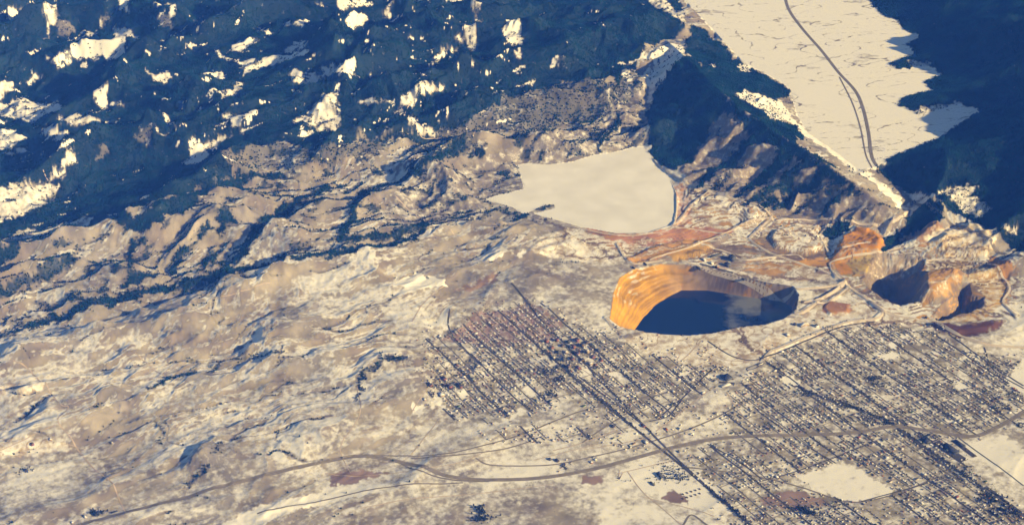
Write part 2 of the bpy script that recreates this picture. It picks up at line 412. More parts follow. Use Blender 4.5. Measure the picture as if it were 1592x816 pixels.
# clearings, one polygon each; value 0 bare snow, .2 thin trees
CLEAR = [
 [(12,21),(60,18),(62,28),(15,26)], [(70,33),(95,33),(80,45),(72,44)], [(117,60),(152,46),(148,56),(120,62)], [(134,9),(150,4),(166,6),(165,13),(137,14)],
 [(50,63),(68,60),(90,70),(100,78),(85,77),(75,68)], [(28,76),(50,77),(45,83),(30,81)], [(110,86),(140,74),(165,67),(178,58),(175,45),(185,42),(205,50),(222,60),(222,72),(190,84),(150,92),(115,93)],
 [(75,90),(100,83),(100,93),(72,95)], [(80,116),(105,92),(114,95),(108,105),(88,116)], [(36,126),(50,117),(66,115),(72,126),(60,121),(42,131)], [(-20,132),(20,124),(22,143),(-20,142)],
 [(-20,165),(20,155),(50,157),(75,160),(95,163),(100,172),(70,180),(50,193),(20,186),(-20,182)], [(-20,185),(12,187),(10,196),(-20,198)], [(90,187),(105,181),(120,177),(155,190),(157,196),(105,193)],
 [(70,195),(85,195),(110,210),(100,221),(70,218)], [(-20,210),(25,205),(40,215),(20,231),(-20,228)], [(10,236),(40,227),(35,241),(5,243)], [(145,156),(168,145),(165,151),(148,164)], [(165,160),(185,155),(200,163),(170,166)],
 [(222,107),(230,110),(245,116),(268,108),(257,131),(240,128)], [(233,3),(245,10),(278,10),(278,16),(245,13)], [(182,12),(200,8),(200,16),(185,16)], [(298,36),(318,20),(315,30),(300,39)], [(316,41),(345,18),(347,24),(322,43)],
 [(332,83),(345,87),(378,98),(383,90),(400,94),(430,85),(478,76),(478,83),(430,98),(395,108),(381,121),(378,112),(376,104),(340,92)], [(440,81),(455,68),(470,63),(479,72),(474,80)], [(355,71),(375,65),(400,60),(403,65),(375,80),(357,78)],
 [(315,126),(330,110),(350,115),(352,123),(330,136)], [(338,144),(360,138),(378,129),(376,138),(348,156)], [(395,46),(405,42),(424,52),(420,58),(405,53)], [(437,43),(460,35),(500,27),(503,31),(470,40)], [(475,3),(505,-3),(505,6),(478,6)],
 [(450,116),(458,107),(475,115),(500,112),(500,126),(470,131),(455,126)], [(500,105),(530,97),(552,105),(550,118),(530,121),(505,120)], [(453,192),(475,178),(500,150),(527,142),(524,165),(532,195),(524,206),(496,206),(490,198),(508,190),(480,192)],
 [(345,181),(375,168),(386,175),(376,190),(382,206),(362,196)], [(295,232),(298,205),(303,215),(320,230),(326,241),(300,262),(284,252)], [(315,226),(340,208),(362,205),(342,226),(320,236)], [(215,191),(240,185),(272,189),(272,201),(235,194)],
 [(215,201),(240,197),(266,208),(262,213),(220,207)], [(75,282),(95,250),(112,228),(116,232),(106,262),(95,280)], [(525,4),(565,-3),(572,5),(548,13),(528,18)], [(535,37),(575,28),(575,33),(553,41),(544,46)], [(578,23),(595,25),(625,22),(606,30),(595,27)],
 [(640,-3),(665,-3),(669,7),(655,4)], [(680,-6),(732,-6),(692,6)], [(730,14),(790,2),(794,8),(770,18),(741,28),(737,21)], [(713,41),(740,36),(756,34),(757,40),(735,42)], [(752,37),(775,39),(780,45),(767,56),(755,46)],
 [(704,63),(720,52),(741,45),(743,53),(738,61),(715,65)], [(678,84),(695,70),(716,69),(716,76),(695,81),(682,94),(670,106),(668,102)], [(780,50),(795,52),(811,60),(816,71),(800,73),(785,61)], [(797,28),(812,27),(820,35),(800,36)],
 [(922,34),(940,35),(938,42),(924,41)], [(855,99),(878,90),(874,98),(858,103)], [(800,94),(812,80),(811,88),(805,96)], [(957,99),(970,97),(985,92),(996,90),(999,80),(1006,70),(1002,86),(996,93),(970,104)],
 [(985,92),(1010,80),(1035,70),(1064,72),(1064,96),(1050,110),(1035,100),(1010,88)], [(1000,-10),(1030,-10),(1064,20),(1064,38),(1030,15)], [(963,115),(972,105),(987,130),(980,142)], [(1000,122),(1020,108),(1037,112),(1032,130),(1010,138)],
 [(625,147),(650,130),(680,135),(710,121),(719,125),(713,141),(690,139),(650,143),(640,165),(625,176),(610,179),(620,160)], [(553,156),(575,150),(581,155),(622,151),(600,161),(580,162)], [(528,100),(552,106),(549,116),(528,116)],
 [(560,117),(575,100),(583,107),(570,122)], [(676,192),(690,180),(696,162),(697,178),(687,196)], [(800,136),(830,122),(831,133),(806,137)], [(620,190),(640,180),(650,192),(670,198),(700,200),(668,204),(640,198)],
 [(-60,300),(0,290),(40,285),(78,282),(95,292),(90,305),(60,322),(30,335),(0,345),(-60,360)], [(230,118),(220,108),(228,106)], [(150,30),(158,28),(160,33),(152,34)], [(260,24),(278,20),(274,27),(262,28)], [(560,8),(582,4),(578,10)], [(630,205),(660,200),(680,206),(650,210)]]
brk = fbm(ru / 130, rv / 55, 3, 147)
for i, pts in enumerate(CLEAR):
    sl, m = paint(FOR, pts, 0.03, 14)
    FOR[sl] = np.where((m > 0.5) & (brk[sl] > 0.42), 0.5, FOR[sl])
    paint(SNOW, pts, 0.6 if pts[0] == (-60,300) else (0.95, 0.62, 0.78)[i % 3], 14)
# small random gaps in the forest
gap = fbm(ru / 170, rv / 90, 4, 141, 0.6)
gap = np.maximum(gap, fbm(ru / 330, rv / 75, 4, 145, 0.62) + 0.02)
GT = 0.78 + 0.34 * sstep(-0.2, 0.5, GX / 4500) + 0.25 * sstep(0, 0.6, fbm(GX / 1300, GY / 1300, 2, 143))
FOR = np.where(gap > GT, FOR * 0.12, FOR)
SNOW = np.where((gap > GT) & (FOR > 0.01), 0.85, SNOW)
thin = [[(118,262),(140,235),(165,222),(168,236),(142,256)], [(85,45),(110,33),(120,50),(90,57)], [(150,26),(175,20),(178,30),(155,34)], [(60,62),(74,58),(84,66),(70,70)], [(240,30),(262,22),(270,30),(250,40)], [(330,255),(370,238),(400,225),(430,222),(470,228),(500,235),(470,250),(420,262),(370,280)], [(205,210),(232,206),(236,222),(210,222)]]
for pts in thin: paint(FOR, pts, 0.25, 14)
# forest and brush in the gullies of the foothills
for pts, v in [
 ([(18,516,40),(60,503,90),(110,488,130),(180,466,120),(230,452,70),(300,438,110),(340,428,150),(400,416,70),(460,402,60),(520,392,110),(560,384,60),(640,372,90),(670,350,40)], 0.9),
 ([(-60,418,120),(0,402,130),(60,378,160),(110,362,150),(150,346,120),(200,350,140),(240,336,220),(290,312,200),(330,292,150),(370,280,110),(440,272,60)], 0.95),
 ([(-60,440,60),(0,445,70),(60,425,90),(110,400,80)], 0.7),
 ([(356,412,70),(375,392,120),(415,352,150),(445,325,120),(480,305,90),(530,290,60)], 0.95),
 ([(530,372,120),(545,335,110),(565,302,120),(600,288,90),(650,268,110),(700,235,110),(740,212,90)], 0.8),
 ([(525,374,60),(570,368,110),(640,360,110),(665,346,90)], 0.7),
 ([(205,435,40),(200,400,60),(205,380,50),(225,375,50)], 0.8), ([(190,448,40),(215,432,110),(240,428,80)], 0.85), ([(272,425,60),(275,400,80),(285,388,70)], 0.95), ([(345,360,90),(352,340,140),(345,338,90)], 0.95), ([(312,370,50),(320,350,60)], 0.9),
 ([(425,240,40),(450,235,70),(500,250,60)], 0.6), ([(95,470,30),(110,462,60),(150,468,40)], 0.6), ([(232,604,30),(262,588,40),(300,578,25)], 0.8), ([(330,578,40),(340,565,50)], 0.7), ([(340,562,20),(400,556,20),(440,548,15)], 0.6),
 ([(555,620,25),(563,580,30),(590,562,40),(612,556,90),(632,558,60)], 0.6), ([(240,655,20),(258,675,30),(250,685,25)], 0.6), ([(292,755,15),(312,735,30),(320,725,25)], 0.7), ([(330,705,14),(345,690,20)], 0.5),
 ([(20,440,40),(60,430,60),(95,405,50),(120,395,30)], 0.6), ([(560,210,30),(620,208,70),(680,222,110),(720,216,40)], 0.7), ([(735,245,30),(745,232,90),(748,240,60)], 0.8), ([(930,236,40),(942,215,60),(960,190,50),(962,178,40)], 0.9), ([(838,250,30),(843,240,50)], 0.8),
 ([(690,320,40),(740,308,60),(800,300,20)], 0.35), ([(680,345,40),(740,332,60),(800,322,40)], 0.35), ([(730,345,20),(770,325,60),(810,335,50)], 0.5), ([(795,345,60),(812,336,80),(820,330,40)], 0.8), ([(762,372,30),(775,368,40)], 0.9), ([(828,328,60),(858,320,50)], 0.6),
 ([(555,300,30),(580,292,30)], 0.5), ([(890,235,40),(915,215,40),(930,200,40)], 0.5)]:
    strip(FOR, pts, 50, v)
for pts in [[(600,300),(680,255),(760,240),(850,258),(810,262),(815,295),(755,310),(740,345),(660,352),(600,350)], [(760,240),(830,215),(930,150),(1000,120),(1010,170),(1005,225),(960,235),(890,250),(830,256)]]:
    paint(COVER, pts, (0.19, 0.165, 0.15), 40); 
    sl, m = paint(SNOW, pts, 0.36, 40)
    SNOW[sl] += (m > 0.3) * 0.16 * fbm(ru[sl] / 300, rv[sl] / 150, 3, 151)
    sl, m = inside(polyxy(pts), 40)
    FOR[sl] = np.maximum(FOR[sl], m * sstep(0.35, 0.8, fbm(ru[sl] / 350, rv[sl] / 130, 3, 161)) * 0.5)
# brush in the creases and conifers on the shaded sides of the upper foothills
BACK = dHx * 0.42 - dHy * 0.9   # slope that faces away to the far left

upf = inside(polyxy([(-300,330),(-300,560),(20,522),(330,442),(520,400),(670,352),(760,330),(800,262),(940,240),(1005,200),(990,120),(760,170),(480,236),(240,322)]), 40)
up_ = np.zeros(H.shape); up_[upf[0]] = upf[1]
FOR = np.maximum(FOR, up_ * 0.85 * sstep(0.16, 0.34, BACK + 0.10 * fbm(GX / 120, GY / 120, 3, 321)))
FOR = np.maximum(FOR, up_ * 0.6 * sstep(0.30, 0.75, fbm(ru / 280, rv / 120, 4, 323, 0.6)))
FOR = np.maximum(FOR, 0.30 * CREASE * hillw * (SNOW < 0.9))
SNOW -= 0.5 * CREASE * hillw * (SNOW < 0.9)
# --- the ridge east of the pond
paint(COVER, [(1003,190),(1070,92),(1150,165),(1245,230),(1332,288),(1402,340),(1335,344),(1205,338),(1100,292),(1020,252)], (0.20, 0.165, 0.14), 14)
paint(SNOW, [(1003,190),(1070,92),(1150,165),(1245,230),(1332,288),(1402,340),(1335,344),(1205,338),(1100,292),(1020,252)], 0.30, 14)
paint(FOR, [(1005,180),(1020,140),(1045,105),(1072,90),(1100,115),(1128,150),(1130,172),(1108,190),(1094,222),(1078,250),(1050,264),(1030,256),(1012,242)], 1.0, 14)
paint(FOR, [(1075,90),(1062,70),(1075,40),(1100,48),(1128,74),(1152,100),(1196,120),(1228,142),(1205,160),(1195,185),(1240,195),(1245,215),(1235,226),(1200,202),(1150,168),(1110,135)], 0.95, 40)
for pts in [[(1140,148),(1160,140),(1195,150),(1225,175),(1205,178),(1170,165)], [(1146,102),(1165,100),(1170,112),(1150,112)], [(1100,100),(1112,100),(1112,106),(1102,106)], [(1185,172),(1215,178),(1232,190),(1200,186)]]:
    paint(FOR, pts, 0.1, 14); paint(SNOW, pts, 0.75, 14)
for pts, v in [([(1090,288,60),(1118,262,140),(1150,240,150),(1170,215,120),(1200,215,90)], 0.9), ([(1108,295,50),(1130,275,60),(1150,262,50)], 0.5), ([(1150,305,60),(1185,275,130),(1215,252,150),(1245,235,80)], 0.9), ([(1160,318,60),(1190,300,90),(1230,270,130),(1262,252,60)], 0.7),
   ([(1205,325,40),(1232,305,70),(1262,285,90),(1290,268,70)], 0.85), ([(1185,322,60),(1200,310,90)], 0.8), ([(1240,330,50),(1262,310,60),(1300,288,60)], 0.6), ([(1275,335,30),(1295,312,60),(1322,296,40)], 0.75), ([(1225,225,60),(1262,240,60),(1300,262,30)], 0.7), ([(1170,205,60),(1200,222,60),(1230,228,50)],0.9)]:
    strip(FOR, [(p[0], p[1], p[2] * 1.35) for p in pts], 50, v)
strip(FOR, [(1118,158,60),(1160,186,130),(1205,216,150),(1250,246,130),(1300,276,90),(1335,300,40)], 50, 0.85)
# --- the mountain at the right
MT = [(1330,-200),(1340,0),(1355,10),(1372,26),(1395,36),(1408,51),(1430,59),(1408,70),(1420,86),(1378,101),(1400,110),(1440,104),(1465,116),(1435,129),(1448,141),(1400,153),(1398,166),(1430,179),(1490,163),(1525,170),(1468,209),(1392,241),(1360,260),(1380,280),(1400,292),(1430,300),(1470,318),(1520,348),(1560,372),(1592,392),(1800,470),(1800,-200)]
paint(FOR, MT, 1.0, 14)
for pts in [[(1458,300),(1500,288),(1520,290),(1500,318),(1480,318)], [(1520,370),(1548,355),(1560,365),(1540,385)], [(1560,350),(1580,352),(1575,362),(1562,360)], [(1410,178),(1440,165),(1490,160),(1500,172),(1465,186),(1430,188)], [(1405,95),(1440,92),(1450,100),(1420,104)], [(1480,300),(1520,305),(1545,325),(1520,340),(1490,322)]]:
    paint(FOR, pts, 0.15, 40); paint(SNOW, pts, 0.6, 40)
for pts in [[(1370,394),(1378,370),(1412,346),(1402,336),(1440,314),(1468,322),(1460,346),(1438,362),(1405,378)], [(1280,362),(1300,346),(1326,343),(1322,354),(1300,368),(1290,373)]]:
    paint(FOR, pts, 1.0, 14)  # dense trees stand in for shade in the canyon and beside the dump
# --- snow flats
slq, mq = paint(SNOW, VAL, 1.0, 14, 305.0)
SNOW[slq] -= mq * 0.62 * sstep(0.05, 0.0, np.abs(pn(GX[slq] / 600 + GY[slq] / 2500, GY[slq] / 260 - GX[slq] / 1500, 341) + 0.10 * pn(GX[slq] / 110, GY[slq] / 110, 343)))
SNOW[slq] -= mq * 0.45 * sstep(0.15, 0.8, fbm(GX[slq] / 500 + GY[slq] / 3000, GY[slq] / 260, 4, 345, 0.6))
paint(FOR, VAL, 0.0, 14, 305.0)
strip(SNOW, [(1200,150),(1232,190),(1290,232),(1340,268),(1385,300),(1400,320)], 160, 0.8)
for pts in [[(860,365),(880,352),(940,365),(1000,376),(975,400),(960,410),(900,405),(830,392),(818,380),(830,370)], [(1052,286),(1100,296),(1150,312),(1185,324),(1200,342),(1160,356),(1110,366),(1070,350),(1058,320)], [(1175,362),(1205,345),(1300,348),(1290,365),(1280,390),(1240,400),(1200,390)],
   [(900,560),(960,530),(1060,525),(1160,512),(1240,495),(1320,450),(1360,475),(1440,505),(1320,512),(1210,548),(1190,560),(1110,575),(1040,560),(960,555)], [(1100,380),(1160,398),(1230,402),(1300,430),(1240,440),(1150,428),(1080,400)], [(0,595),(60,590),(70,612),(0,625)], [(0,680),(60,680),(100,680),(110,700),(0,712)], [(330,822),(420,782),(530,761),(600,751),(590,763),(470,788),(390,822)]]:
    sl, m = paint(SNOW, pts, 1.0 if pts[0][0] == 330 else 0.54, 14)
    SNOW[sl] += m * (0.22 * fbm(GX[sl] / 140, GY[sl] / 140, 3, 331) - 0.35 * sstep(0.05, 0.0, np.abs(pn(GX[sl] / 170, GY[sl] / 170, 333))))
    paint(COVER, pts, (0.37, 0.285, 0.19), 14)
for pts in [[(615,440),(650,425),(690,435),(695,445),(640,452)], [(750,400),(775,390),(785,398),(765,405)], [(790,398),(815,390),(820,395)]]: paint(SNOW, pts, 0.95, 14)
# --- mine colours
AM = (0.52, 0.275, 0.018); OR = (0.56, 0.25, 0.012); RD = (0.36, 0.16, 0.075); DR = (0.10, 0.048, 0.032); GY_ = (0.24, 0.20, 0.165); TAN = (0.42, 0.30, 0.14); YEL = (0.62, 0.46, 0.24)
def ore(pts, c, sn=0.2, warp=14):
    paint(COVER, pts, c, warp); paint(SNOW, pts, sn, warp); paint(FOR, pts, 0, warp)
ore([(905,352),(950,364),(1000,365),(1050,352),(1100,352),(1145,362),(1100,372),(1040,378),(1000,382),(940,372)], (0.42,0.20,0.11), 0.25)
ore([(1046,285),(1064,285),(1072,318),(1076,348),(1050,352),(1052,320)], (0.50,0.27,0.15), 0.42)
ore([(970,404),(1010,386),(1060,374),(1100,372),(1075,386),(1020,404),(985,410)], (0.50,0.27,0.07), 0.22)
ore([(1038,398),(1070,382),(1105,378),(1110,392),(1070,404),(1050,408)], (0.50,0.30,0.07), 0.15)
ore([(1110,378),(1160,380),(1180,392),(1150,396),(1110,388)], (0.22,0.17,0.13), 0.25)
ore([(1100,395),(1160,398),(1200,410),(1235,412),(1232,428),(1180,428),(1120,415)], GY_, 0.36)
ore([(1155,415),(1200,408),(1232,414),(1225,425),(1190,428)], (0.44,0.25,0.07), 0.25)
ore([(1165,372),(1195,368),(1205,386),(1250,394),(1285,386),(1280,402),(1235,408),(1200,396)], (0.25,0.18,0.11), 0.22)
ore([(1225,408),(1270,402),(1300,398),(1330,400),(1372,390),(1370,398),(1320,408),(1260,414)], (0.50,0.27,0.06), 0.1)
ore([(1296,400),(1308,372),(1330,354),(1362,360),(1376,380),(1366,394),(1330,402)], OR, 0.0)
ore([(1298,408),(1330,400),(1358,395),(1358,418),(1338,430),(1310,428)], (0.36,0.27,0.10), 0.1)
ore([(1296,406),(1315,404),(1322,425),(1308,428)], OR, 0.1)
ore([(1395,372),(1430,355),(1465,350),(1460,372),(1440,384)], (0.30,0.18,0.10), 0.3)
ore([(1438,372),(1480,352),(1522,350),(1548,380),(1532,398),(1470,400)], YEL, 0.5)
ore([(1428,430),(1470,418),(1504,420),(1492,440),(1470,458),(1440,476),(1424,462)], (0.42,0.24,0.07), 0.2)
ore([(1440,415),(1500,404),(1540,412),(1570,440),(1560,470),(1520,500),(1450,500),(1500,478),(1530,460),(1505,430)], TAN, 0.42)
ore([(1445,500),(1490,505),(1560,499),(1556,510),(1500,526),(1465,516)], DR, 0.0)
ore([(1545,395),(1575,420),(1560,440),(1530,412)], (0.42,0.22,0.07), 0.2)
ore([(1275,478),(1285,468),(1322,472),(1320,486),(1290,491)], (0.36,0.18,0.07), 0.2)
ore([(1362,392),(1440,402),(1440,440),(1432,470),(1400,478),(1366,464),(1338,432)], (0.20,0.16,0.12), 0.1)
ore([(1446,494),(1486,440),(1515,440),(1532,468),(1500,490),(1460,498)], (0.22,0.16,0.11), 0.15)
ore([(706,452),(735,438),(775,422),(770,438),(735,452)], (0.27,0.18,0.13), 0.3)
ore([(905,368),(900,362),(940,372),(990,384),(960,386)], (0.45,0.25,0.12), 0.6)
rn = fbm(GX[slm] / 260, GY[slm] / 260, 3, 411)
rc = np.array((0.46, 0.25, 0.05)) * sstep(-0.1, 0.35, rn)[..., None] + np.array((0.17, 0.115, 0.08)) * (1 - sstep(-0.1, 0.35, rn))[..., None]
rk = (RISER * sstep(-0.6, 0.0, fbm(GX[slm] / 180, GY[slm] / 180, 2, 413)))
COVER[slm] = COVER[slm] * (1 - 0.8 * rk[..., None]) + rc * 0.8 * rk[..., None]; SNOW[slm] -= 0.42 * rk
# pit walls: amber on the west, grey rock on the north and east
sub = COVER[slr]; subs = SNOW[slr]
xr0, xr1 = min(rim[0]), max(rim[0])
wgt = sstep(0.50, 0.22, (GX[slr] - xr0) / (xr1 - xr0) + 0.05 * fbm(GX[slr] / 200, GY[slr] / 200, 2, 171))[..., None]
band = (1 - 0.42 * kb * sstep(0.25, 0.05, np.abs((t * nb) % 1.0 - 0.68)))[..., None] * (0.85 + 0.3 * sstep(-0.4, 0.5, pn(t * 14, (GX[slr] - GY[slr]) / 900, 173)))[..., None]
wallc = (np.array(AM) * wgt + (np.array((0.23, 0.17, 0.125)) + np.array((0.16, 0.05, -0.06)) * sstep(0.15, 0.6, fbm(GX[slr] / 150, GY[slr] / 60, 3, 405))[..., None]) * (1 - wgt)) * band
mk = (sdr > 0)[..., None]
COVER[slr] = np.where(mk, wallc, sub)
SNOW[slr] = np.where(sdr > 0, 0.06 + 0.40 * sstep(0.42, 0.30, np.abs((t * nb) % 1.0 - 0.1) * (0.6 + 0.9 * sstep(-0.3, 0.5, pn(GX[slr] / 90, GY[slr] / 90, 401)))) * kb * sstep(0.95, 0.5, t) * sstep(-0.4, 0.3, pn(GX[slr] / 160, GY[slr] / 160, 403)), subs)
FOR[slr] = np.where(sdr > 0, 0, FOR[slr])
# --- the town's ground
TOWN1 = [(660,540),(700,505),(760,478),(800,465),(860,490),(930,515),(1000,545),(1060,565),(1120,572),(1110,605),(1060,640),(1022,655),(960,645),(900,628),(860,615),(830,640),(760,660),(700,645),(672,600)]
TOWN2 = [(1130,640),(1150,600),(1180,575),(1215,548),(1310,515),(1400,505),(1450,520),(1500,540),(1592,560),(1720,590),(1720,680),(1592,650),(1560,668),(1510,682),(1470,690),(1592,800),(1640,860),(1480,860),(1400,790),(1392,762),(1312,712),(1245,735),(1200,700),(1140,690)]
TOWN3 = [(1060,690),(1130,690),(1240,735),(1250,760),(1330,782),(1400,790),(1480,860),(1150,860),(1120,770)]
for pts in (TOWN1, TOWN2, TOWN3):
    sl, m = paint(COVER, pts, (0.25, 0.218, 0.165), 40)
    m = m[..., 0] > 0.5
    SNOW[sl] = np.where(m, 0.42 + 0.25 * fbm(GX[sl] / 160, GY[sl] / 160, 3, 181), SNOW[sl])
paint(SNOW, [(690,530),(740,490),(830,470),(880,500),(850,530),(760,540)], 0.33, 40)
paint(COVER, [(690,530),(740,490),(830,470),(880,500),(850,530),(760,540)], (0.27,0.18,0.15), 40)
slq, mq = inside(polyxy([(560,762),(900,746),(950,830),(430,830)]), 40); SNOW[slq] -= 0.14 * mq
FIELDS = [[(1241,741),(1313,716),(1391,765),(1368,775),(1340,779),(1312,776),(1268,762)], [(1512,688),(1560,676),(1640,740),(1640,790),(1600,762),(1512,706)], [(1592,560),(1640,540),(1640,640),(1592,612),(1560,590)], [(1213,590),(1228,582),(1246,592),(1240,598),(1222,596)], [(1478,602),(1490,592),(1505,600),(1492,606)], [(902,576),(912,572),(922,578),(910,584)], [(945,580),(962,575),(966,582),(958,588)],
  [(812,606),(822,599),(838,614),(826,618)], [(802,596),(812,592),(816,598),(806,601)], [(706,608),(718,604),(726,612),(720,620)], [(778,655),(815,634),(820,640),(785,655)], [(640,622),(655,630),(662,642),(644,646)], [(668,622),(684,616),(688,628),(672,634)], [(1056,582),(1065,575),(1074,581),(1066,586)], [(962,730),(1040,716),(1120,780),(1072,788),(1000,765)], [(1378,535),(1388,531),(1398,538),(1388,542)], [(1362,552),(1378,550),(1390,545),(1398,552),(1375,560)]]
for pts in FIELDS:
    sl, m = paint(SNOW, pts, 0.84, 14)
    SNOW[sl] += m * 0.22 * fbm(GX[sl] / 110, GY[sl] / 110, 3, 431)
for pts in [[(520,735),(560,728),(600,735),(560,748),(510,756)], [(1180,775),(1240,762),(1290,780),(1250,790),(1190,785)], [(1030,772),(1045,760),(1075,785),(1040,780)], [(900,740),(930,738),(940,750),(905,752)]]:
    paint(SNOW, pts, 0.12, 14); paint(COVER, pts, (0.27, 0.185, 0.15), 14)
# dark cuts and dump faces of the mine, shadow lines painted in; pale bench lines
for pts, w in [([(1168,373),(1195,391),(1240,403),(1276,398)], 26), ([(1110,380),(1170,387),(1205,400)], 16), ([(1068,393),(1110,389),(1152,399)], 18), ([(1092,413),(1140,425),(1182,434)], 14), ([(903,374),(925,380),(946,377)], 13), ([(930,384),(946,397)], 15), ([(960,380),(972,393)], 12), ([(868,395),(905,401),(962,398)], 12),
   ([(984,414),(1000,405),(1020,402)], 14), ([(1128,514),(1150,523),(1162,530)], 10), ([(1150,512),(1156,532),(1172,545),(1186,549)], 15), ([(1345,472),(1376,490),(1370,501),(1345,506)], 14), ([(1348,501),(1400,501),(1442,503)], 12), ([(1440,399),(1480,413),(1520,406),(1552,420)], 16), ([(1470,386),(1530,373)], 11), ([(1466,373),(1512,362)], 11), ([(1458,393),(1542,388)], 12), ([(1480,356),(1530,366)], 10),
   ([(1060,288),(1080,298),(1100,305)], 10), ([(1070,330),(1095,318),(1118,312)], 12), ([(1082,345),(1096,338)], 14), ([(1205,352),(1222,362)], 12), ([(1240,356),(1270,368),(1262,372)], 9), ([(1320,440),(1346,458),(1370,472)], 14), ([(1260,450),(1290,452),(1310,447)], 10), ([(1235,478),(1262,470),(1288,455)], 12), ([(1285,440),(1250,432),(1200,432)], 11), ([(1330,385),(1300,392),(1270,396)], 12), ([(1395,345),(1340,350),(1260,348),(1215,347)], 12),
   ([(870,350),(880,362),(878,372)], 10), ([(835,338),(860,350),(880,354)], 10), ([(1005,372),(1040,384),(1065,380)], 12), ([(1580,420),(1560,440),(1565,465)], 14), ([(1500,490),(1530,484),(1556,490)], 12), ([(1452,430),(1490,420)], 10), ([(1440,445),(1482,432)], 9)]:
    strip(COVER, pts, w, (0.12, 0.085, 0.065)); strip(SNOW, pts, w, 0.05)
for pts in [[(1366,402),(1400,406),(1432,411)], [(1362,409),(1395,414),(1425,418)], [(1358,417),(1390,421),(1415,425)], [(1352,424),(1380,428),(1405,431)], [(1450,372),(1490,362),(1525,366)], [(1455,384),(1500,376),(1540,380)], [(1462,392),(1500,388),(1530,392)], [(1430,452),(1460,440),(1488,430)], [(1432,462),(1455,455),(1475,445)], [(1310,384),(1330,376),(1360,378)], [(1302,394),(1330,388),(1362,388)], [(1150,418),(1190,414),(1225,420)], [(985,400),(1030,388),(1080,378)], [(920,368),(980,380),(1040,372)]]:
    strip(SNOW, pts, 9, 0.52); strip(COVER, pts, 13, (0.42, 0.34, 0.25))
SNOW[slp] = np.where(sdp > -4, 0.95, SNOW[slp]); FOR[slp] = np.where(sdp > -4, 0, FOR[slp])
# forest floor is dark litter under the crowns
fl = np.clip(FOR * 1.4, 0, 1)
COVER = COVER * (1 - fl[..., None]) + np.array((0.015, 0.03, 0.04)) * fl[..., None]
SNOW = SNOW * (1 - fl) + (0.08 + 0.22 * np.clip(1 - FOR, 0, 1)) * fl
SNOW = np.clip(SNOW, 0, 1.3)
print('cover', time.time() - T0)

# ------------------------------------------------------------------ materials
def mat(name, color=(0.5, 0.5, 0.5), rough=0.9, spec=0.2):
    m = bpy.data.materials.new(name); m.use_nodes = True
    b = m.node_tree.nodes['Principled BSDF']
    b.inputs['Base Color'].default_value = (*color, 1); b.inputs['Roughness'].default_value = rough
    b.inputs['Specular IOR Level'].default_value = spec
    return m, m.node_tree, b
def noisy(name, c0, c1, scale, rough=0.9, spec=0.2, detail=4):
    m, nt, b = mat(name, c0, rough, spec)
    tc = nt.nodes.new('ShaderNodeTexCoord'); no = nt.nodes.new('ShaderNodeTexNoise'); no.inputs['Scale'].default_value = scale; no.inputs['Detail'].default_value = detail
    mx = nt.nodes.new('ShaderNodeMix'); mx.data_type = 'RGBA'
    rp = nt.nodes.new('ShaderNodeMapRange'); rp.inputs[1].default_value = 0.35; rp.inputs[2].default_value = 0.65
    nt.links.new(tc.outputs['Object'], no.inputs['Vector']); nt.links.new(no.outputs['Fac'], rp.inputs[0]); nt.links.new(rp.outputs[0], mx.inputs[0])
    mx.inputs[6].default_value = (*c0, 1); mx.inputs[7].default_value = (*c1, 1)
    nt.links.new(mx.outputs[2], b.inputs['Base Color'])
    return m

SNOWC = (0.81, 0.775, 0.685)
GM, nt, b = mat('ground', rough=1.0, spec=0.0)
L = nt.links.new; N = nt.nodes.new
a1 = N('ShaderNodeAttribute'); a1.attribute_name = 'cover'
a2 = N('ShaderNodeAttribute'); a2.attribute_name = 'snow'
tc = N('ShaderNodeTexCoord')
mp = N('ShaderNodeMapping'); mp.inputs['Rotation'].default_value = (0, 0, -th); mp.inputs['Scale'].default_value = (1 / 52.0, 1 / 58.0, 1 / 60.0)
n1 = N('ShaderNodeTexNoise'); n1.inputs['Scale'].default_value = 1.0; n1.inputs['Detail'].default_value = 5; n1.inputs['Roughness'].default_value = 0.62
L(tc.outputs['Object'], mp.inputs['Vector']); L(mp.outputs['Vector'], n1.inputs['Vector'])
n2 = N('ShaderNodeTexNoise'); n2.inputs['Scale'].default_value = 1 / 190.0; n2.inputs['Detail'].default_value = 4
L(tc.outputs['Object'], n2.inputs['Vector'])
ad = N('ShaderNodeMath'); ad.operation = 'MULTIPLY_ADD'; ad.inputs[1].default_value = 1.15; L(n1.outputs['Fac'], ad.inputs[0]); 
sh = N('ShaderNodeMath'); sh.operation = 'ADD'; sh.inputs[1].default_value = -0.575; L(a2.outputs['Fac'], sh.inputs[0]); L(sh.outputs[0], ad.inputs[2])
rp = N('ShaderNodeMapRange'); rp.interpolation_type = 'SMOOTHSTEP'; rp.inputs[1].default_value = 0.22; rp.inputs[2].default_value = 0.78
L(ad.outputs[0], rp.inputs[0])
vr = N('ShaderNodeMapRange'); vr.inputs[1].default_value = 0.3; vr.inputs[2].default_value = 0.7; vr.inputs[3].default_value = 0.72; vr.inputs[4].default_value = 1.28
L(n2.outputs['Fac'], vr.inputs[0])
mu = N('ShaderNodeMix'); mu.data_type = 'RGBA'; mu.blend_type = 'MULTIPLY'; mu.inputs[0].default_value = 1.0
L(a1.outputs['Color'], mu.inputs[6]); L(vr.outputs[0], mu.inputs[7])
mx = N('ShaderNodeMix'); mx.data_type = 'RGBA'; L(rp.outputs[0], mx.inputs[0]); L(mu.outputs[2], mx.inputs[6]); mx.inputs[7].default_value = (*SNOWC, 1)
L(mx.outputs[2], b.inputs['Base Color'])

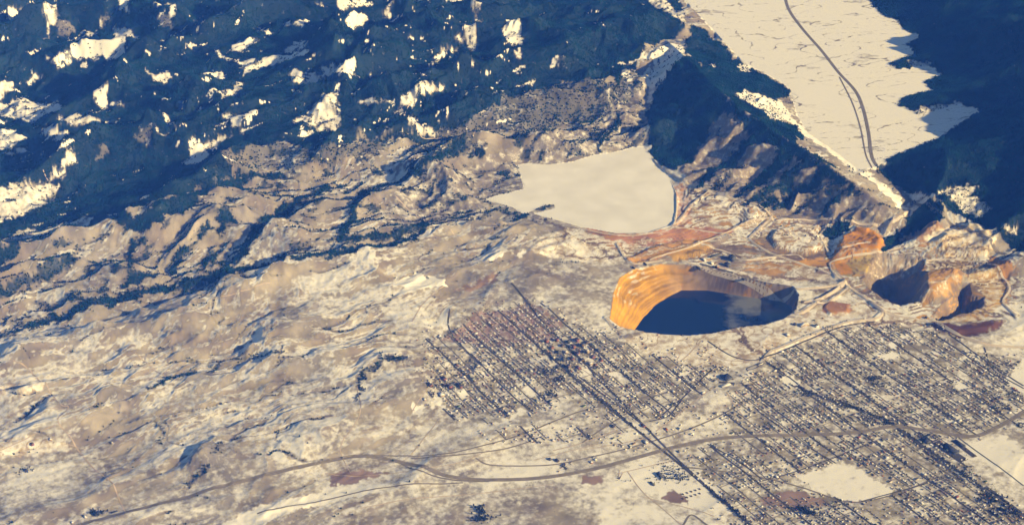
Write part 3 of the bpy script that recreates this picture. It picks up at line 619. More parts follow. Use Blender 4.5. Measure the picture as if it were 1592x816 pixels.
# ------------------------------------------------------------------ mesh helpers
def mesh(name, V, F, m, parent=None, smooth=False, loops=None):
    me = bpy.data.meshes.new(name)
    V = np.asarray(V, np.float32); F = np.asarray(F, np.int32)
    k_ = F.shape[1]
    me.vertices.add(len(V)); me.vertices.foreach_set('co', V.ravel())
    me.loops.add(F.size); me.loops.foreach_set('vertex_index', F.ravel())
    me.polygons.add(len(F)); me.polygons.foreach_set('loop_start', np.arange(len(F), dtype=np.int32) * k_)
    if smooth: me.polygons.foreach_set('use_smooth', np.ones(len(F), bool))
    me.update(calc_edges=True)
    me.materials.append(m)
    o = bpy.data.objects.new(name, me); COL.objects.link(o)
    if parent: o.parent = parent
    return o
def tag(o, label=None, cat=None, group=None, kind=None):
    for k_, v in (('label', label), ('category', cat), ('group', group), ('kind', kind)):
        if v: o[k_] = v
    return o

# ------------------------------------------------------------------ the ground, split into its named regions
fx = 0.25 * (GX[:-1, :-1] + GX[1:, :-1] + GX[:-1, 1:] + GX[1:, 1:]); fy = 0.25 * (GY[:-1, :-1] + GY[1:, :-1] + GY[:-1, 1:] + GY[1:, 1:])
REG = np.zeros((NR - 1, NC - 1), np.int8)
def region(pts, k_, z=None, xy=None):
    p = xy if xy is not None else polyxy(pts, z)
    sl, m = inside(p, 0)
    r, c = sl
    r = slice(r.start, min(r.stop, NR - 1)); c = slice(c.start, min(c.stop, NC - 1))
    mm = m[:r.stop - r.start, :c.stop - c.start]
    REG[r, c][mm] = k_
region([(-3000,-700),(1062,-200),(1062,40),(1045,70),(1000,140),(1005,225),(960,235),(810,262),(755,310),(700,360),(520,395),(330,440),(30,520),(-3000,700)], 1)
region([(-3000,700),(30,520),(330,440),(520,395),(700,360),(755,310),(700,430),(640,520),(640,600),(560,680),(480,730),(150,800),(-200,830),(-3000,1100)], 2)
region(VAL, 3, 305.0)
region([(1003,190),(1040,66),(1072,90),(1150,165),(1245,228),(1332,286),(1402,338),(1335,344),(1205,340),(1100,295),(1020,254)], 4)
region(MT, 5)
region(None, 6, xy=rim)
RN = ['terrain', 'mountains', 'foothills', 'valley', 'ridge', 'forest_slope', 'open_pit']
V = np.stack([GX, GY, H], 2).reshape(-1, 3).astype(np.float32)
idx = np.arange(NR * NC).reshape(NR, NC)
Q = np.stack([idx[:-1, :-1], idx[:-1, 1:], idx[1:, 1:], idx[1:, :-1]], 2).reshape(-1, 4)
nx_, ny_ = -dHx * nl, -dHy * nl
dHx = np.gradient(H, axis=1) / np.maximum(np.gradient(GX, axis=1), 1e-3)
dHy = np.gradient(H, axis=0) / np.gradient(rows)[:, None]
for k_, nm in enumerate(RN):
    F = Q[REG.ravel() == k_]
    if not len(F): continue
    u, inv = np.unique(F, return_inverse=True)
    o = mesh(nm, V[u], inv.reshape(-1, 4), GM, smooth=True)
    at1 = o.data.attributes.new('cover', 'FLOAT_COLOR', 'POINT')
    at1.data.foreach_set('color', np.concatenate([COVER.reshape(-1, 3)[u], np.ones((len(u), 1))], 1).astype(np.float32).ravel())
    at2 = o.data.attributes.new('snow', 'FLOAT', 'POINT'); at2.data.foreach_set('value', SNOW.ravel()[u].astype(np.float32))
    tag(o, kind='structure')
print('ground', time.time() - T0)

def sheet(name, poly, z, m):
    """a level sheet with the outline of poly"""
    import bmesh
    bm = bmesh.new()
    vs = [bm.verts.new((x, y, z)) for x, y in zip(*poly)]
    f = bm.faces.new(vs); bmesh.ops.triangulate(bm, faces=[f]); bmesh.ops.recalc_face_normals(bm, faces=bm.faces)
    for f in bm.faces:
        if f.normal.z < 0: f.normal_flip()
    me = bpy.data.meshes.new(name); bm.to_mesh(me); bm.free(); me.materials.append(m)
    o = bpy.data.objects.new(name, me); COL.objects.link(o)
    return o
# pond: snow on ice
PM = noisy('pond_snow', (0.84, 0.81, 0.73), (0.73, 0.70, 0.62), 1 / 260.0, 0.8, 0.2, 8)
pm = [(float(np.mean(pond[0])), float(np.mean(pond[1])))]
ex, ey = [], []
for i in range(len(pond[0])):
    x0, y0 = pond[0][i], pond[1][i]; x1, y1 = pond[0][(i + 1) % len(pond[0])], pond[1][(i + 1) % len(pond[0])]
    n = max(2, int(math.hypot(x1 - x0, y1 - y0) / 22)); q = np.linspace(0, 1, n, endpoint=False)
    ex.append(x0 + (x1 - x0) * q); ey.append(y0 + (y1 - y0) * q)
ex = np.concatenate(ex); ey = np.concatenate(ey)
north = sstep(np.mean(ey) - 100, np.mean(ey) + 200, ey) * 0.8 + 0.2
pond = (ex + 26 * north * fbm(ex / 110, ey / 110, 3, 441), ey + 34 * north * fbm(ex / 110, ey / 110, 3, 443))
tag(sheet('frozen_pond', pond, POND_Z, PM), kind='structure')
# lake
WM, nt, b = mat('lake_water', (0.004, 0.012, 0.035), 0.10, 0.25)
tc = nt.nodes.new('ShaderNodeTexCoord'); no = nt.nodes.new('ShaderNodeTexNoise'); no.inputs['Scale'].default_value = 1 / 260.0; no.inputs['Detail'].default_value = 5
nt.links.new(tc.outputs['Object'], no.inputs['Vector'])
sx = nt.nodes.new('ShaderNodeSeparateXYZ'); nt.links.new(tc.outputs['Object'], sx.inputs[0])
mr = nt.nodes.new('ShaderNodeMapRange'); x0, x1 = min(lake[0]), max(lake[0])
mr.inputs[1].default_value = x0 + 0.40 * (x1 - x0); mr.inputs[2].default_value = x0 + 0.75 * (x1 - x0); mr.inputs[3].default_value = -0.35; mr.inputs[4].default_value = 0.11
nt.links.new(sx.outputs[0], mr.inputs[0])
ad = nt.nodes.new('ShaderNodeMath'); ad.operation = 'ADD'; nt.links.new(no.outputs['Fac'], ad.inputs[0]); nt.links.new(mr.outputs[0], ad.inputs[1])
r2 = nt.nodes.new('ShaderNodeMapRange'); r2.interpolation_type = 'SMOOTHSTEP'; r2.inputs[1].default_value = 0.40; r2.inputs[2].default_value = 0.62
nt.links.new(ad.outputs[0], r2.inputs[0])
mx = nt.nodes.new('ShaderNodeMix'); mx.data_type = 'RGBA'; mx.inputs[6].default_value = (0.003, 0.012, 0.045, 1); mx.inputs[7].default_value = (0.15, 0.16, 0.16, 1)
nt.links.new(r2.outputs[0], mx.inputs[0]); nt.links.new(mx.outputs[2], b.inputs['Base Color'])
lk = polyxy(LAKE, LAKE_Z)
cxm, cym = np.mean(lk[0]), np.mean(lk[1])
tag(sheet('pit_lake', (cxm + (lk[0] - cxm) * 1.06, cym + (lk[1] - cym) * 1.06), LAKE_Z, WM), kind='structure')

# ------------------------------------------------------------------ forest
def FQ(x, y): return bil(FOR, x, y)
def scatter_trees(n_try, dens):
    y = np.sqrt(rng.uniform(12200.0 ** 2, 24800.0 ** 2, n_try))
    x = rng.uniform(-1.1, 1.1, n_try) * HW(y)
    f = FQ(x, y)
    keep = rng.random(n_try) < f * dens
    return x[keep], y[keep]
def cones(name, x, y, h, r, m, nside=5, zoff=-1.0):
    n = len(x)
    z = HT(x, y) + zoff
    ang = rng.uniform(0, 6.28, n)[:, None] + np.arange(nside)[None, :] * (2 * np.pi / nside)
    rr = r[:, None] * rng.uniform(0.65, 1.25, (n, nside))
    ring = np.stack([x[:, None] + rr * np.cos(ang), y[:, None] + rr * np.sin(ang), (z + h * 0.12)[:, None] + rng.uniform(0, 0.2, (n, nside)) * h[:, None]], 2)
    top = np.stack([x + rng.normal(0, 0.6, n), y + rng.normal(0, 0.6, n), z + h], 1)[:, None]
    VV = np.concatenate([ring, top], 1).reshape(-1, 3)
    b_ = (np.arange(n) * (nside + 1))[:, None]
    FF = np.concatenate([np.stack([b_[:, 0] + i, b_[:, 0] + (i + 1) % nside, b_[:, 0] + nside], 1) for i in range(nside)])
    return mesh(name, VV, FF, m)
FM = noisy('conifer_foliage', (0.002, 0.014, 0.024), (0.010, 0.048, 0.056), 1 / 190.0, 1.0, 0.0, 9)
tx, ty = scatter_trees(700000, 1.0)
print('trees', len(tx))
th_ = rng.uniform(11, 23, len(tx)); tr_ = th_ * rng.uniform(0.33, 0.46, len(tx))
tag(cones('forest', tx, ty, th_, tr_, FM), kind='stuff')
print('forest', time.time() - T0)
#TOWN_BEGIN
# ------------------------------------------------------------------ roads
def smooth_line(x, y, step):
    P_ = np.stack([x, y], 1); P_ = np.concatenate([[2 * P_[0] - P_[1]], P_, [2 * P_[-1] - P_[-2]]])
    out = []
    for i in range(1, len(P_) - 2):
        p0, p1, p2, p3 = P_[i - 1], P_[i], P_[i + 1], P_[i + 2]
        n = max(2, int(np.hypot(*(p2 - p1)) / step)); t = np.linspace(0, 1, n, endpoint=False)[:, None]
        out.append(0.5 * (2 * p1 + (p2 - p0) * t + (2 * p0 - 5 * p1 + 4 * p2 - p3) * t * t + (3 * p1 - p0 - 3 * p2 + p3) * t ** 3))
    out.append(P_[-2:-1])
    return np.concatenate(out)
class Ribbons:
    def __init__(self): self.V = []; self.F = []; self.n = 0
    def add_xy(self, x, y, w, lift=1.6, off=0.0, straight=False):
        q = np.stack([x, y], 1) if straight else smooth_line(x, y, 18.0)
        if straight:
            k_ = max(2, int(math.hypot(x[1] - x[0], y[1] - y[0]) / 22)); t = np.linspace(0, 1, k_)[:, None]
            q = np.array([[x[0], y[0]]]) * (1 - t) + np.array([[x[1], y[1]]]) * t
        tg = np.gradient(q, axis=0); tg /= np.maximum(np.hypot(tg[:, 0], tg[:, 1]), 1e-6)[:, None]
        nr = np.stack([-tg[:, 1], tg[:, 0]], 1)
        n = len(q)
        for o_ in (-0.5, 0.0, 0.5):
            p = q + nr * (off + o_ * w)
            self.V.append(np.stack([p[:, 0], p[:, 1], HT(p[:, 0], p[:, 1]) + lift], 1))
        for k_ in range(2):
            a = self.n + k_ * n + np.arange(n - 1)
            self.F.append(np.stack([a, a + 1, a + 1 + n, a + n], 1)[:, ::-1])
        self.n += 3 * n
        return q
    def add(self, pts, w, lift=1.6, off=0.0):
        a = np.array(pts, float); x, y = at(a[:, 0], a[:, 1])
        return self.add_xy(x, y, w, lift, off)
    def build(self, name, m):
        return tag(mesh(name, np.concatenate(self.V), np.concatenate(self.F), m), kind='structure')
ASPH = noisy('asphalt', (0.055, 0.052, 0.05), (0.085, 0.08, 0.075), 1 / 60.0)
WORN = noisy('worn_road', (0.105, 0.096, 0.078), (0.165, 0.148, 0.115), 1 / 80.0)
HAUL = noisy('haul_road', (0.62, 0.54, 0.44), (0.50, 0.42, 0.33), 1 / 110.0)
DIRT = noisy('dirt_road', (0.40, 0.31, 0.23), (0.52, 0.42, 0.33), 1 / 90.0)
BAL = noisy('ballast', (0.165, 0.14, 0.105), (0.23, 0.195, 0.15), 1 / 60.0)

HWY = [[(110,822),(150,808),(300,770),(430,734),(530,713),(560,709),(590,711),(640,722),(690,738),(740,745),(800,745),(860,740),(930,727),(1000,708),(1060,692),(1130,680),(1250,676),(1330,672),(1390,663),(1450,670),(1510,678),(1550,664),(1592,640),(1640,612)],
       [(1218,-20),(1225,12),(1245,42),(1278,80),(1303,112),(1330,142),(1342,170),(1350,205),(1358,250),(1385,285),(1415,312),(1470,338),(1530,368),(1592,399),(1660,436)]]
hw = Ribbons(); med = Ribbons()
for pts, mw, lw, of in ((HWY[0], 44, 8.5, 9.5), (HWY[1], 36, 7.5, 9.0)):
    med.add(pts, mw, 0.9); hw.add(pts, lw, 2.0, of); hw.add(pts, lw, 2.0, -of)
med.build('highway_verge', noisy('brown_verge', (0.165, 0.135, 0.10), (0.25, 0.205, 0.155), 1 / 70.0))
hw.build('highway', noisy('highway_concrete', (0.20, 0.178, 0.145), (0.29, 0.255, 0.205), 1 / 60.0))
rw = Ribbons()
for pts in [[(570,709),(610,714),(650,730),(700,745),(760,748)], [(530,713),(600,708),(660,708),(700,704),(760,690),(830,668),(900,640),(960,626),(1040,610)], [(640,712),(700,708),(770,700),(830,684)], [(740,712),(760,722),(800,724),(860,722),(910,712),(1000,690),(1100,655),(1180,612)], [(905,688),(940,664),(975,642)],
    [(1305,120),(1325,160),(1338,200),(1346,240),(1356,262)], [(400,798),(480,782),(560,764),(640,752),(720,750)], [(1060,725),(1180,741),(1245,757),(1310,778),(1345,779),(1400,765),(1460,740)], [(1100,816),(1075,800),(1062,816)]]:
    rw.add(pts, 15, 1.3)
rw.build('railway', BAL)
hr = Ribbons()
for pts, w in HAULS:
    hr.add(pts, w, 1.6)
hr.build('haul_road', HAUL)
dr = Ribbons()
for pts, w in [([(20,560),(50,580),(90,625),(106,632),(98,642),(90,655),(110,680),(140,722),(172,748),(185,775),(196,797)], 11), ([(0,700),(60,672),(86,660)], 9), ([(545,735),(533,712),(531,690),(560,640),(555,600)], 7), ([(615,305),(640,330),(715,370),(740,385)], 9), ([(100,690),(130,695)], 6), ([(210,548),(240,575),(270,590)], 8), ([(640,705),(660,680),(680,655)], 8), ([(640,500),(660,470),(690,445)], 8),
    ([(505,735),(560,740),(700,722),(760,700)], 8), ([(690,215),(650,200),(630,180),(640,160)], 7), ([(735,215),(760,205),(800,205)], 7), ([(860,700),(900,690),(960,668)], 10), ([(1110,600),(1060,640),(1020,670)], 10), ([(1225,700),(1190,680),(1150,640),(1130,610)], 9), ([(1000,600),(1060,560),(1090,530)], 11), ([(1100,548),(1130,560),(1180,560)], 9), ([(700,565),(660,610),(640,640)], 7), ([(0,272),(40,270),(75,282)], 8), ([(960,736),(1045,716)], 8), ([(975,732),(1000,765),(1030,790),(1060,816)], 7), ([(963,730),(962,745),(968,735)], 7), ([(1110,802),(1072,790),(1000,772)], 7), ([(900,700),(960,690),(1000,682)], 7), ([(830,715),(870,705),(930,690)], 8), ([(560,790),(640,775),(760,765),(860,752)], 8), ([(60,640),(98,636)], 7), ([(190,790),(260,765),(330,752)], 6), ([(440,640),(500,648),(560,640)], 6), ([(250,480),(330,465),(420,440)], 5), ([(1000,625),(960,610),(900,570)], 6)]:
    dr.add(pts, w, 1.2)
dr.build('dirt_road', DIRT)

# ------------------------------------------------------------------ street grid of the town
pa = at([843, 1143], [544, 795]); A = np.array([pa[0][1] - pa[0][0], pa[1][1] - pa[1][0]]); A /= np.hypot(*A); B = np.array([-A[1], A[0]])
if B[0] < 0: B = -B
O = np.array([pa[0][0], pa[1][0]])
def to_ab(x, y): return (x - O[0]) * A[0] + (y - O[1]) * A[1], (x - O[0]) * B[0] + (y - O[1]) * B[1]
def to_xy(a, b): return O[0] + a * A[0] + b * B[0], O[1] + a * A[1] + b * B[1]
def inpoly(p, x, y):
    r = np.zeros(np.shape(x), bool); xs, ys = p
    for i in range(len(xs)):
        if ys[i] == ys[i - 1]: continue
        r ^= ((ys[i] > y) != (ys[i - 1] > y)) & (x < (xs[i - 1] - xs[i]) * (y - ys[i]) / (ys[i - 1] - ys[i]) + xs[i])
    return r
TP = [polyxy(t) for t in (TOWN1, TOWN2, TOWN3)]
EXTRA = [polyxy(t) for t in ([(700,640),(830,640),(960,645),(1000,660),(960,680),(860,690),(760,690)], [(900,690),(1060,660),(1080,680),(960,712),(860,735)], [(960,535),(1060,520),(1200,512),(1290,480),(1300,510),(1180,560),(1100,575),(1000,655),(1130,640),(1200,700),(1060,690),(1020,655),(1100,600)])]
FP = [polyxy(f) for f in FIELDS]
def pdist(p, x, y):
    pts = [(float(u), float(v), 0.0) for u, v in zip(*p)]; pts.append(pts[0])
    d = pl_dist(pts, x, y)[0]
    return np.where(inpoly(p, x, y), d, -d)
def dens_at(x, y):
    x = np.asarray(x, float); y = np.asarray(y, float)
    d = np.zeros(np.shape(x)); w = 130 * fbm(x / 420, y / 420, 3, 351)
    for p, v in zip(EXTRA, (0.42, 0.34, 0.16)): d = np.where(inpoly(p, x, y), v * sstep(-0.5, 0.4, pn(x / 260, y / 260, 371)) * 1.3, d)
    for p, v in zip(TP, (1.0, 0.97, 0.6)): d = np.maximum(d, v * sstep(-170, 190, pdist(p, x, y) + w))
    for p in FP: d = np.where(inpoly(p, x, y), 0, d)
    return d
cs = Ribbons(); st = Ribbons(); av = Ribbons()
SA, SB = 132.0, 96.0
segs = {0: [], 1: []}
allx = np.concatenate([p[0] for p in TP]); ally = np.concatenate([p[1] for p in TP])
aa, bb = to_ab(allx, ally)
amin, amax, bmin, bmax = aa.min(), aa.max(), bb.min(), bb.max()
ib = np.arange(math.floor(bmin / SB), math.ceil(bmax / SB) + 1); ia = np.arange(math.floor(amin / SA), math.ceil(amax / SA) + 1)
def runs(mask):
    e = np.flatnonzero(np.diff(np.concatenate([[0], mask.astype(int), [0]])))
    return zip(e[::2], e[1::2])
AVE = set()
tree_x, tree_y, tree_s = [], [], []
for i in ib:
    a = np.arange(amin, amax, 20.0); b_ = np.full(a.shape, i * SB)
    x, y = to_xy(a, b_)
    big = (i % 4 == 0)
    ok = (dens_at(x, y) > (0.3 if big else 0.42)) & (big | (pn(a / 420, np.full(a.shape, i * 2.3), 361) > -0.45))
    for r0, r1 in runs(ok):
        if r1 - r0 < 5: continue
        (av if big else st).add_xy(x[[r0, r1 - 1]], y[[r0, r1 - 1]], 15.0 if big else 8.5, 1.5, straight=True)
        for side in (-1, 1):
            n = int((r1 - r0) * (1.2 if big else 0.4))
            aa_ = rng.uniform(a[r0], a[r1 - 1], n); keep = rng.random(n) < sstep(-0.5, 0.5, pn(aa_ / 300, np.full(n, i * 1.7), 201))
            xx, yy = to_xy(aa_[keep], i * SB + side * (11.0 if big else 8.0) + rng.normal(0, 1.2, keep.sum()))
            tree_x.append(xx); tree_y.append(yy); tree_s.append(rng.uniform(0.8, 1.3, len(xx)))
for j in ia:
    b_ = np.arange(bmin, bmax, 20.0); a = np.full(b_.shape, j * SA)
    x, y = to_xy(a, b_)
    ok = (dens_at(x, y) > 0.45) & (pn(b_ / 380, np.full(b_.shape, j * 2.3), 363) > -0.2)
    for r0, r1 in runs(ok):
        if r1 - r0 < 5: continue
        cs.add_xy(x[[r0, r1 - 1]], y[[r0, r1 - 1]], 8.0, 1.3, straight=True)
for pts, w in [([(795,440),(807,454),(843,500),(883,539),(960,618),(1060,720),(1143,795),(1175,830)], 17), ([(843,544),(900,594),(1000,676),(1060,724),(1143,795)], 20), ([(1240,600),(1290,622),(1345,640),(1388,660),(1430,690),(1480,725),(1530,762),(1592,806),(1640,840)], 24), ([(699,480),(700,515),(740,560),(800,618),(830,640)], 12), ([(880,570),(950,622),(1010,668)], 12), ([(1030,645),(1060,620),(1095,585),(1110,572)], 12),
    ([(1180,555),(1225,585),(1260,612)], 12), ([(1100,690),(1140,712),(1185,745)], 11), ([(1180,560),(1210,548),(1260,527),(1310,508),(1360,500)], 15), ([(1180,640),(1250,690),(1300,720)], 10), ([(1165,752),(1230,735),(1290,714),(1350,690)], 11), ([(1340,779),(1410,760),(1470,742)], 11), ([(1530,540),(1545,575),(1592,604)], 12), ([(1475,520),(1530,560),(1592,600)], 14), ([(1010,655),(1040,646),(1060,622)], 12), ([(1490,680),(1592,755)], 9), ([(1100,530),(1135,552),(1165,560),(1186,556)], 12)]:
    q = av.add(pts, w, 1.9)
    if w >= 17:
        for side in (-1, 1):
            n = len(q); k_ = rng.integers(0, n, int(n * (1.9 if w >= 22 else 0.9)))
            xx = q[k_, 0] + rng.normal(0, 4, len(k_)) + side * w * 0.8; yy = q[k_, 1] + rng.normal(0, 4, len(k_))
            ok = dens_at(xx, yy) > 0.2
            tree_x.append(xx[ok]); tree_y.append(yy[ok]); tree_s.append(rng.uniform(0.8, 1.4, ok.sum()))
tr = Ribbons()
for px, py, ra, rb in [(1170, 571, 62, 22), (1183, 566, 30, 12)]:
    x, y = at([px], [py]); t_ = np.linspace(0, 2 * np.pi, 40)
    X_, Y_ = to_xy(*(lambda c: (c[0] + rb * np.sin(t_), c[1] + ra * np.cos(t_)))(to_ab(x[0], y[0])))
    tr.add_xy(X_, Y_, 9, 1.4)
tr.build('running_track', ASPH)
st.build('street', WORN); cs.build('cross_street', noisy('snowy_street', (0.22, 0.19, 0.16), (0.36, 0.31, 0.26), 1 / 50.0)); av.build('avenue', ASPH)

# ------------------------------------------------------------------ houses: two rows to a block
WALLS = [('cream', (0.55, 0.47, 0.36)), ('white', (0.70, 0.68, 0.64)), ('tan', (0.40, 0.30, 0.21)), ('grey', (0.33, 0.33, 0.34)), ('brick red', (0.30, 0.12, 0.08)), ('pale green', (0.36, 0.42, 0.33))]
ROOFS = [('snow covered', (0.78, 0.75, 0.69)), ('dark grey', (0.07, 0.07, 0.075)), ('brown', (0.13, 0.085, 0.06)), ('weathered grey', (0.22, 0.21, 0.20)), ('rust red', (0.26, 0.09, 0.06)), ('dark green', (0.045, 0.085, 0.06))]
RPROB = [0.36, 0.17, 0.17, 0.17, 0.07, 0.06]
WM_ = [noisy('wall_' + n.replace(' ', '_'), c, tuple(v * 0.8 for v in c), 1 / 3.0) for n, c in WALLS]
RM_ = [noisy('roof_' + n.replace(' ', '_'), c, tuple(v * 0.78 for v in c), 1 / 4.0) for n, c in ROOFS]
hx, hy, ha = [], [], []
for i in range(ib[0], ib[-1]):
    for j in range(ia[0], ia[-1]):
        a0, b0 = j * SA, i * SB
        fill = float(rng.choice([0.06, 0.55, 0.85, 1.0], p=[0.09, 0.18, 0.38, 0.35]))
        for row in (0.27, 0.73):
            a = a0 + 14 + np.arange(0, SA - 26, 15.5) + rng.normal(0, 1.5, len(np.arange(0, SA - 26, 15.5)))
            b_ = b0 + SB * row + rng.normal(0, 3.0, len(a))
            x, y = to_xy(a, b_)
            d = dens_at(x, y) * 0.95 * fill
            # emptier patches among the blocks
            d = d * sstep(-0.75, -0.15, pn(x / 330, y / 330, 211))
            k_ = rng.random(len(a)) < d
            hx.append(x[k_]); hy.append(y[k_])
hx = np.concatenate(hx); hy = np.concatenate(hy)
HVYX = [np.array(at([p[0] for p in h], [p[1] for p in h])) for h in HWY]
def line_clear(x, y, w):
    ok = np.ones(len(x), bool)
    for q in HVYX:
        d, *_ = pl_dist([(float(u), float(v), 0) for u, v in q.T], x, y); ok &= d > w
    return ok
k_ = line_clear(hx, hy, 48); hx, hy = hx[k_], hy[k_]
nh = len(hx); print('houses', nh)
base_ang = math.atan2(A[1], A[0])
hang = base_ang + rng.choice([0, math.pi / 2], nh) + rng.normal(0, 0.03, nh)
hl = rng.uniform(10, 16, nh); hwid = rng.uniform(8, 11, nh); hh = rng.uniform(2.8, 4.8, nh); hrf = rng.uniform(1.8, 3.2, nh)
bigh = rng.random(nh) < 0.07; hl[bigh] *= 2.0; hwid[bigh] *= 1.8; hh[bigh] *= 1.5
hwc = rng.choice(len(WALLS), nh, p=[0.22, 0.22, 0.2, 0.16, 0.12, 0.08]); hrc = rng.choice(len(ROOFS), nh, p=RPROB)
pxs, pys, zf = P(hx, hy, HT(hx, hy) + 4)
infr = (pxs > 4) & (pxs < PW - 4) & (pys > 4) & (pys < PH - 6)
order = np.argsort(np.where(infr, zf, 1e9))
IND = np.zeros(nh, bool); IND[order[:min(300, infr.sum())]] = True
def house_geo(l, w, h, r, ov=0.5):
    """walls with gables, and the two roof slabs"""
    a, b_ = l / 2, w / 2
    V = [(-a,-b_,-1.5),(a,-b_,-1.5),(a,b_,-1.5),(-a,b_,-1.5),(-a,-b_,h),(a,-b_,h),(a,b_,h),(-a,b_,h),(-a,0,h+r-0.25),(a,0,h+r-0.25)]
    Fw = [(0,1,5),(0,5,4),(2,3,7),(2,7,6),(1,2,6),(1,6,5),(5,6,9),(3,0,4),(3,4,7),(7,4,8)]
    k2 = r / b_; c, d = a + ov, b_ + ov; e = h - ov * k2; t_ = 0.35
    R = [(-c,-d,e),(c,-d,e),(c,0,h+r),(-c,0,h+r),(c,d,e),(-c,d,e),(-c,-d,e-t_),(c,-d,e-t_),(c,0,h+r-t_),(-c,0,h+r-t_),(c,d,e-t_),(-c,d,e-t_)]
    Fr = [(0,1,2),(0,2,3),(3,2,4),(3,4,5),(0,6,7),(0,7,1),(5,4,10),(5,10,11),(1,7,8),(1,8,2),(2,8,10),(2,10,4),(0,3,9),(0,9,6),(3,5,11),(3,11,9),(6,9,8),(6,8,7),(9,11,10),(9,10,8)]
    return np.array(V), np.array(Fw), np.array(R), np.array(Fr)
# the many: one object, several materials
VV, FF, MI = [], [], []; n0 = 0
for k_ in np.flatnonzero(~IND):
    V_, Fw, R_, Fr = house_geo(hl[k_], hwid[k_], hh[k_], hrf[k_])
    c, s_ = math.cos(hang[k_]), math.sin(hang[k_])
    AV = np.concatenate([V_, R_]); z = float(HT(hx[k_], hy[k_])) + 0.8
    VV.append(np.stack([hx[k_] + AV[:, 0] * c - AV[:, 1] * s_, hy[k_] + AV[:, 0] * s_ + AV[:, 1] * c, z + AV[:, 2]], 1))
    FF.append(Fw + n0); FF.append(Fr + n0 + len(V_)); n0 += len(AV)
    MI.append(np.full(len(Fw), hwc[k_])); MI.append(np.full(len(Fr), len(WALLS) + hrc[k_]))
o = mesh('houses', np.concatenate(VV), np.concatenate(FF), WM_[0])
for m_ in WM_[1:] + RM_: o.data.materials.append(m_)
o.data.polygons.foreach_set('material_index', np.concatenate(MI).astype(np.int32)); tag(o, kind='stuff')
# the nearest: each one a thing with walls and roof
LM = [('the dark diagonal avenue', (1500,740)), ('the wide snowy field', (1313,750)), ('the straight avenue by the trailers', (1120,780)), ('the brown railway cut', (1200,750)), ('the cream fields east of town', (1560,720)), ('the bare brown lot', (1230,775)), ('the long pale sheds', (1235,800)), ('the curving track', (1090,805)), ('the highway bend', (1390,665)), ('the dark parking lots', (1470,700))]
LX, LY = at([l[1][0] for l in LM], [l[1][1] for l in LM])
WMESH, RMESH = {}, {}
for v in range(6):
    g_ = house_geo(10 + v, 8 + (v % 3) * 1.3, 3.4 + (v * 37 % 5) * 0.6, 2.2 + (v % 4) * 0.3)
    for w_ in range(len(WALLS)):
        me = bpy.data.meshes.new('walls'); me.from_pydata(g_[0].tolist(), [], g_[1].tolist()); me.materials.append(WM_[w_]); WMESH[v, w_] = me
    for r_ in range(len(ROOFS)):
        me = bpy.data.meshes.new('roof'); me.from_pydata(g_[2].tolist(), [], g_[3].tolist()); me.materials.append(RM_[r_]); RMESH[v, r_] = me
for k_ in np.flatnonzero(IND):
    o = bpy.data.objects.new('house', None); COL.objects.link(o)
    o.location = (hx[k_], hy[k_], float(HT(hx[k_], hy[k_])) + 0.8); o.rotation_euler = (0, 0, hang[k_])
    v = int(k_ % 6)
    for nm, me in (('walls', WMESH[v, hwc[k_]]), ('roof', RMESH[v, hrc[k_]])):
        c = bpy.data.objects.new(nm, me); COL.objects.link(c); c.parent = o
    lm = LM[int(np.argmin((LX - hx[k_]) ** 2 + (LY - hy[k_]) ** 2))][0]
    tag(o, 'small %s house with %s gable roof near %s' % (WALLS[hwc[k_]][0], ROOFS[hrc[k_]][0], lm), 'house', 'small houses on the near side of town')
# one of a kind look-alikes share a group with their label
# ------------------------------------------------------------------ trees of the town
x = hx + rng.normal(0, 11, nh); y = hy + rng.normal(0, 11, nh)
k_ = rng.random(nh) < 0.52; tree_x.append(x[k_]); tree_y.append(y[k_]); tree_s.append(rng.uniform(0.6, 1.2, k_.sum()))
x = hx + rng.normal(0, 16, nh); y = hy + rng.normal(0, 16, nh)
k_ = rng.random(nh) < 0.5 * sstep(-0.3, 0.6, pn(hx / 400, hy / 400, 221)); tree_x.append(x[k_]); tree_y.append(y[k_]); tree_s.append(rng.uniform(0.7, 1.4, k_.sum()))
CLUMPS = [(1040,728,70,80),(1058,742,50,70),(1030,742,60,50),(965,745,30,10),(690,600,55,90),(712,598,40,50),(1475,700,40,50),(1440,680,60,60),(1350,650,50,70),(1320,630,50,60),(1380,658,40,80),(1535,775,60,80),(1560,795,50,60),(1500,735,50,60),(1260,797,40,50),(1250,612,40,50),(855,612,25,40),(925,572,20,15),(850,578,35,60),(870,590,35,60),(1355,590,30,40),(1368,598,30,40),(1362,588,30,40),(750,805,50,60),(748,792,30,40),(150,797,35,30),(40,731,35,30),(1245,790,25,30),(1570,615,60,60),(1560,632,60,60),(1592,662,40,60)]
for px, py, r, n in CLUMPS:
    x, y = at([px], [py]); tree_x.append(x[0] + rng.normal(0, r, n)); tree_y.append(y[0] + rng.normal(0, r * 0.8, n)); tree_s.append(rng.uniform(0.9, 1.6, n))
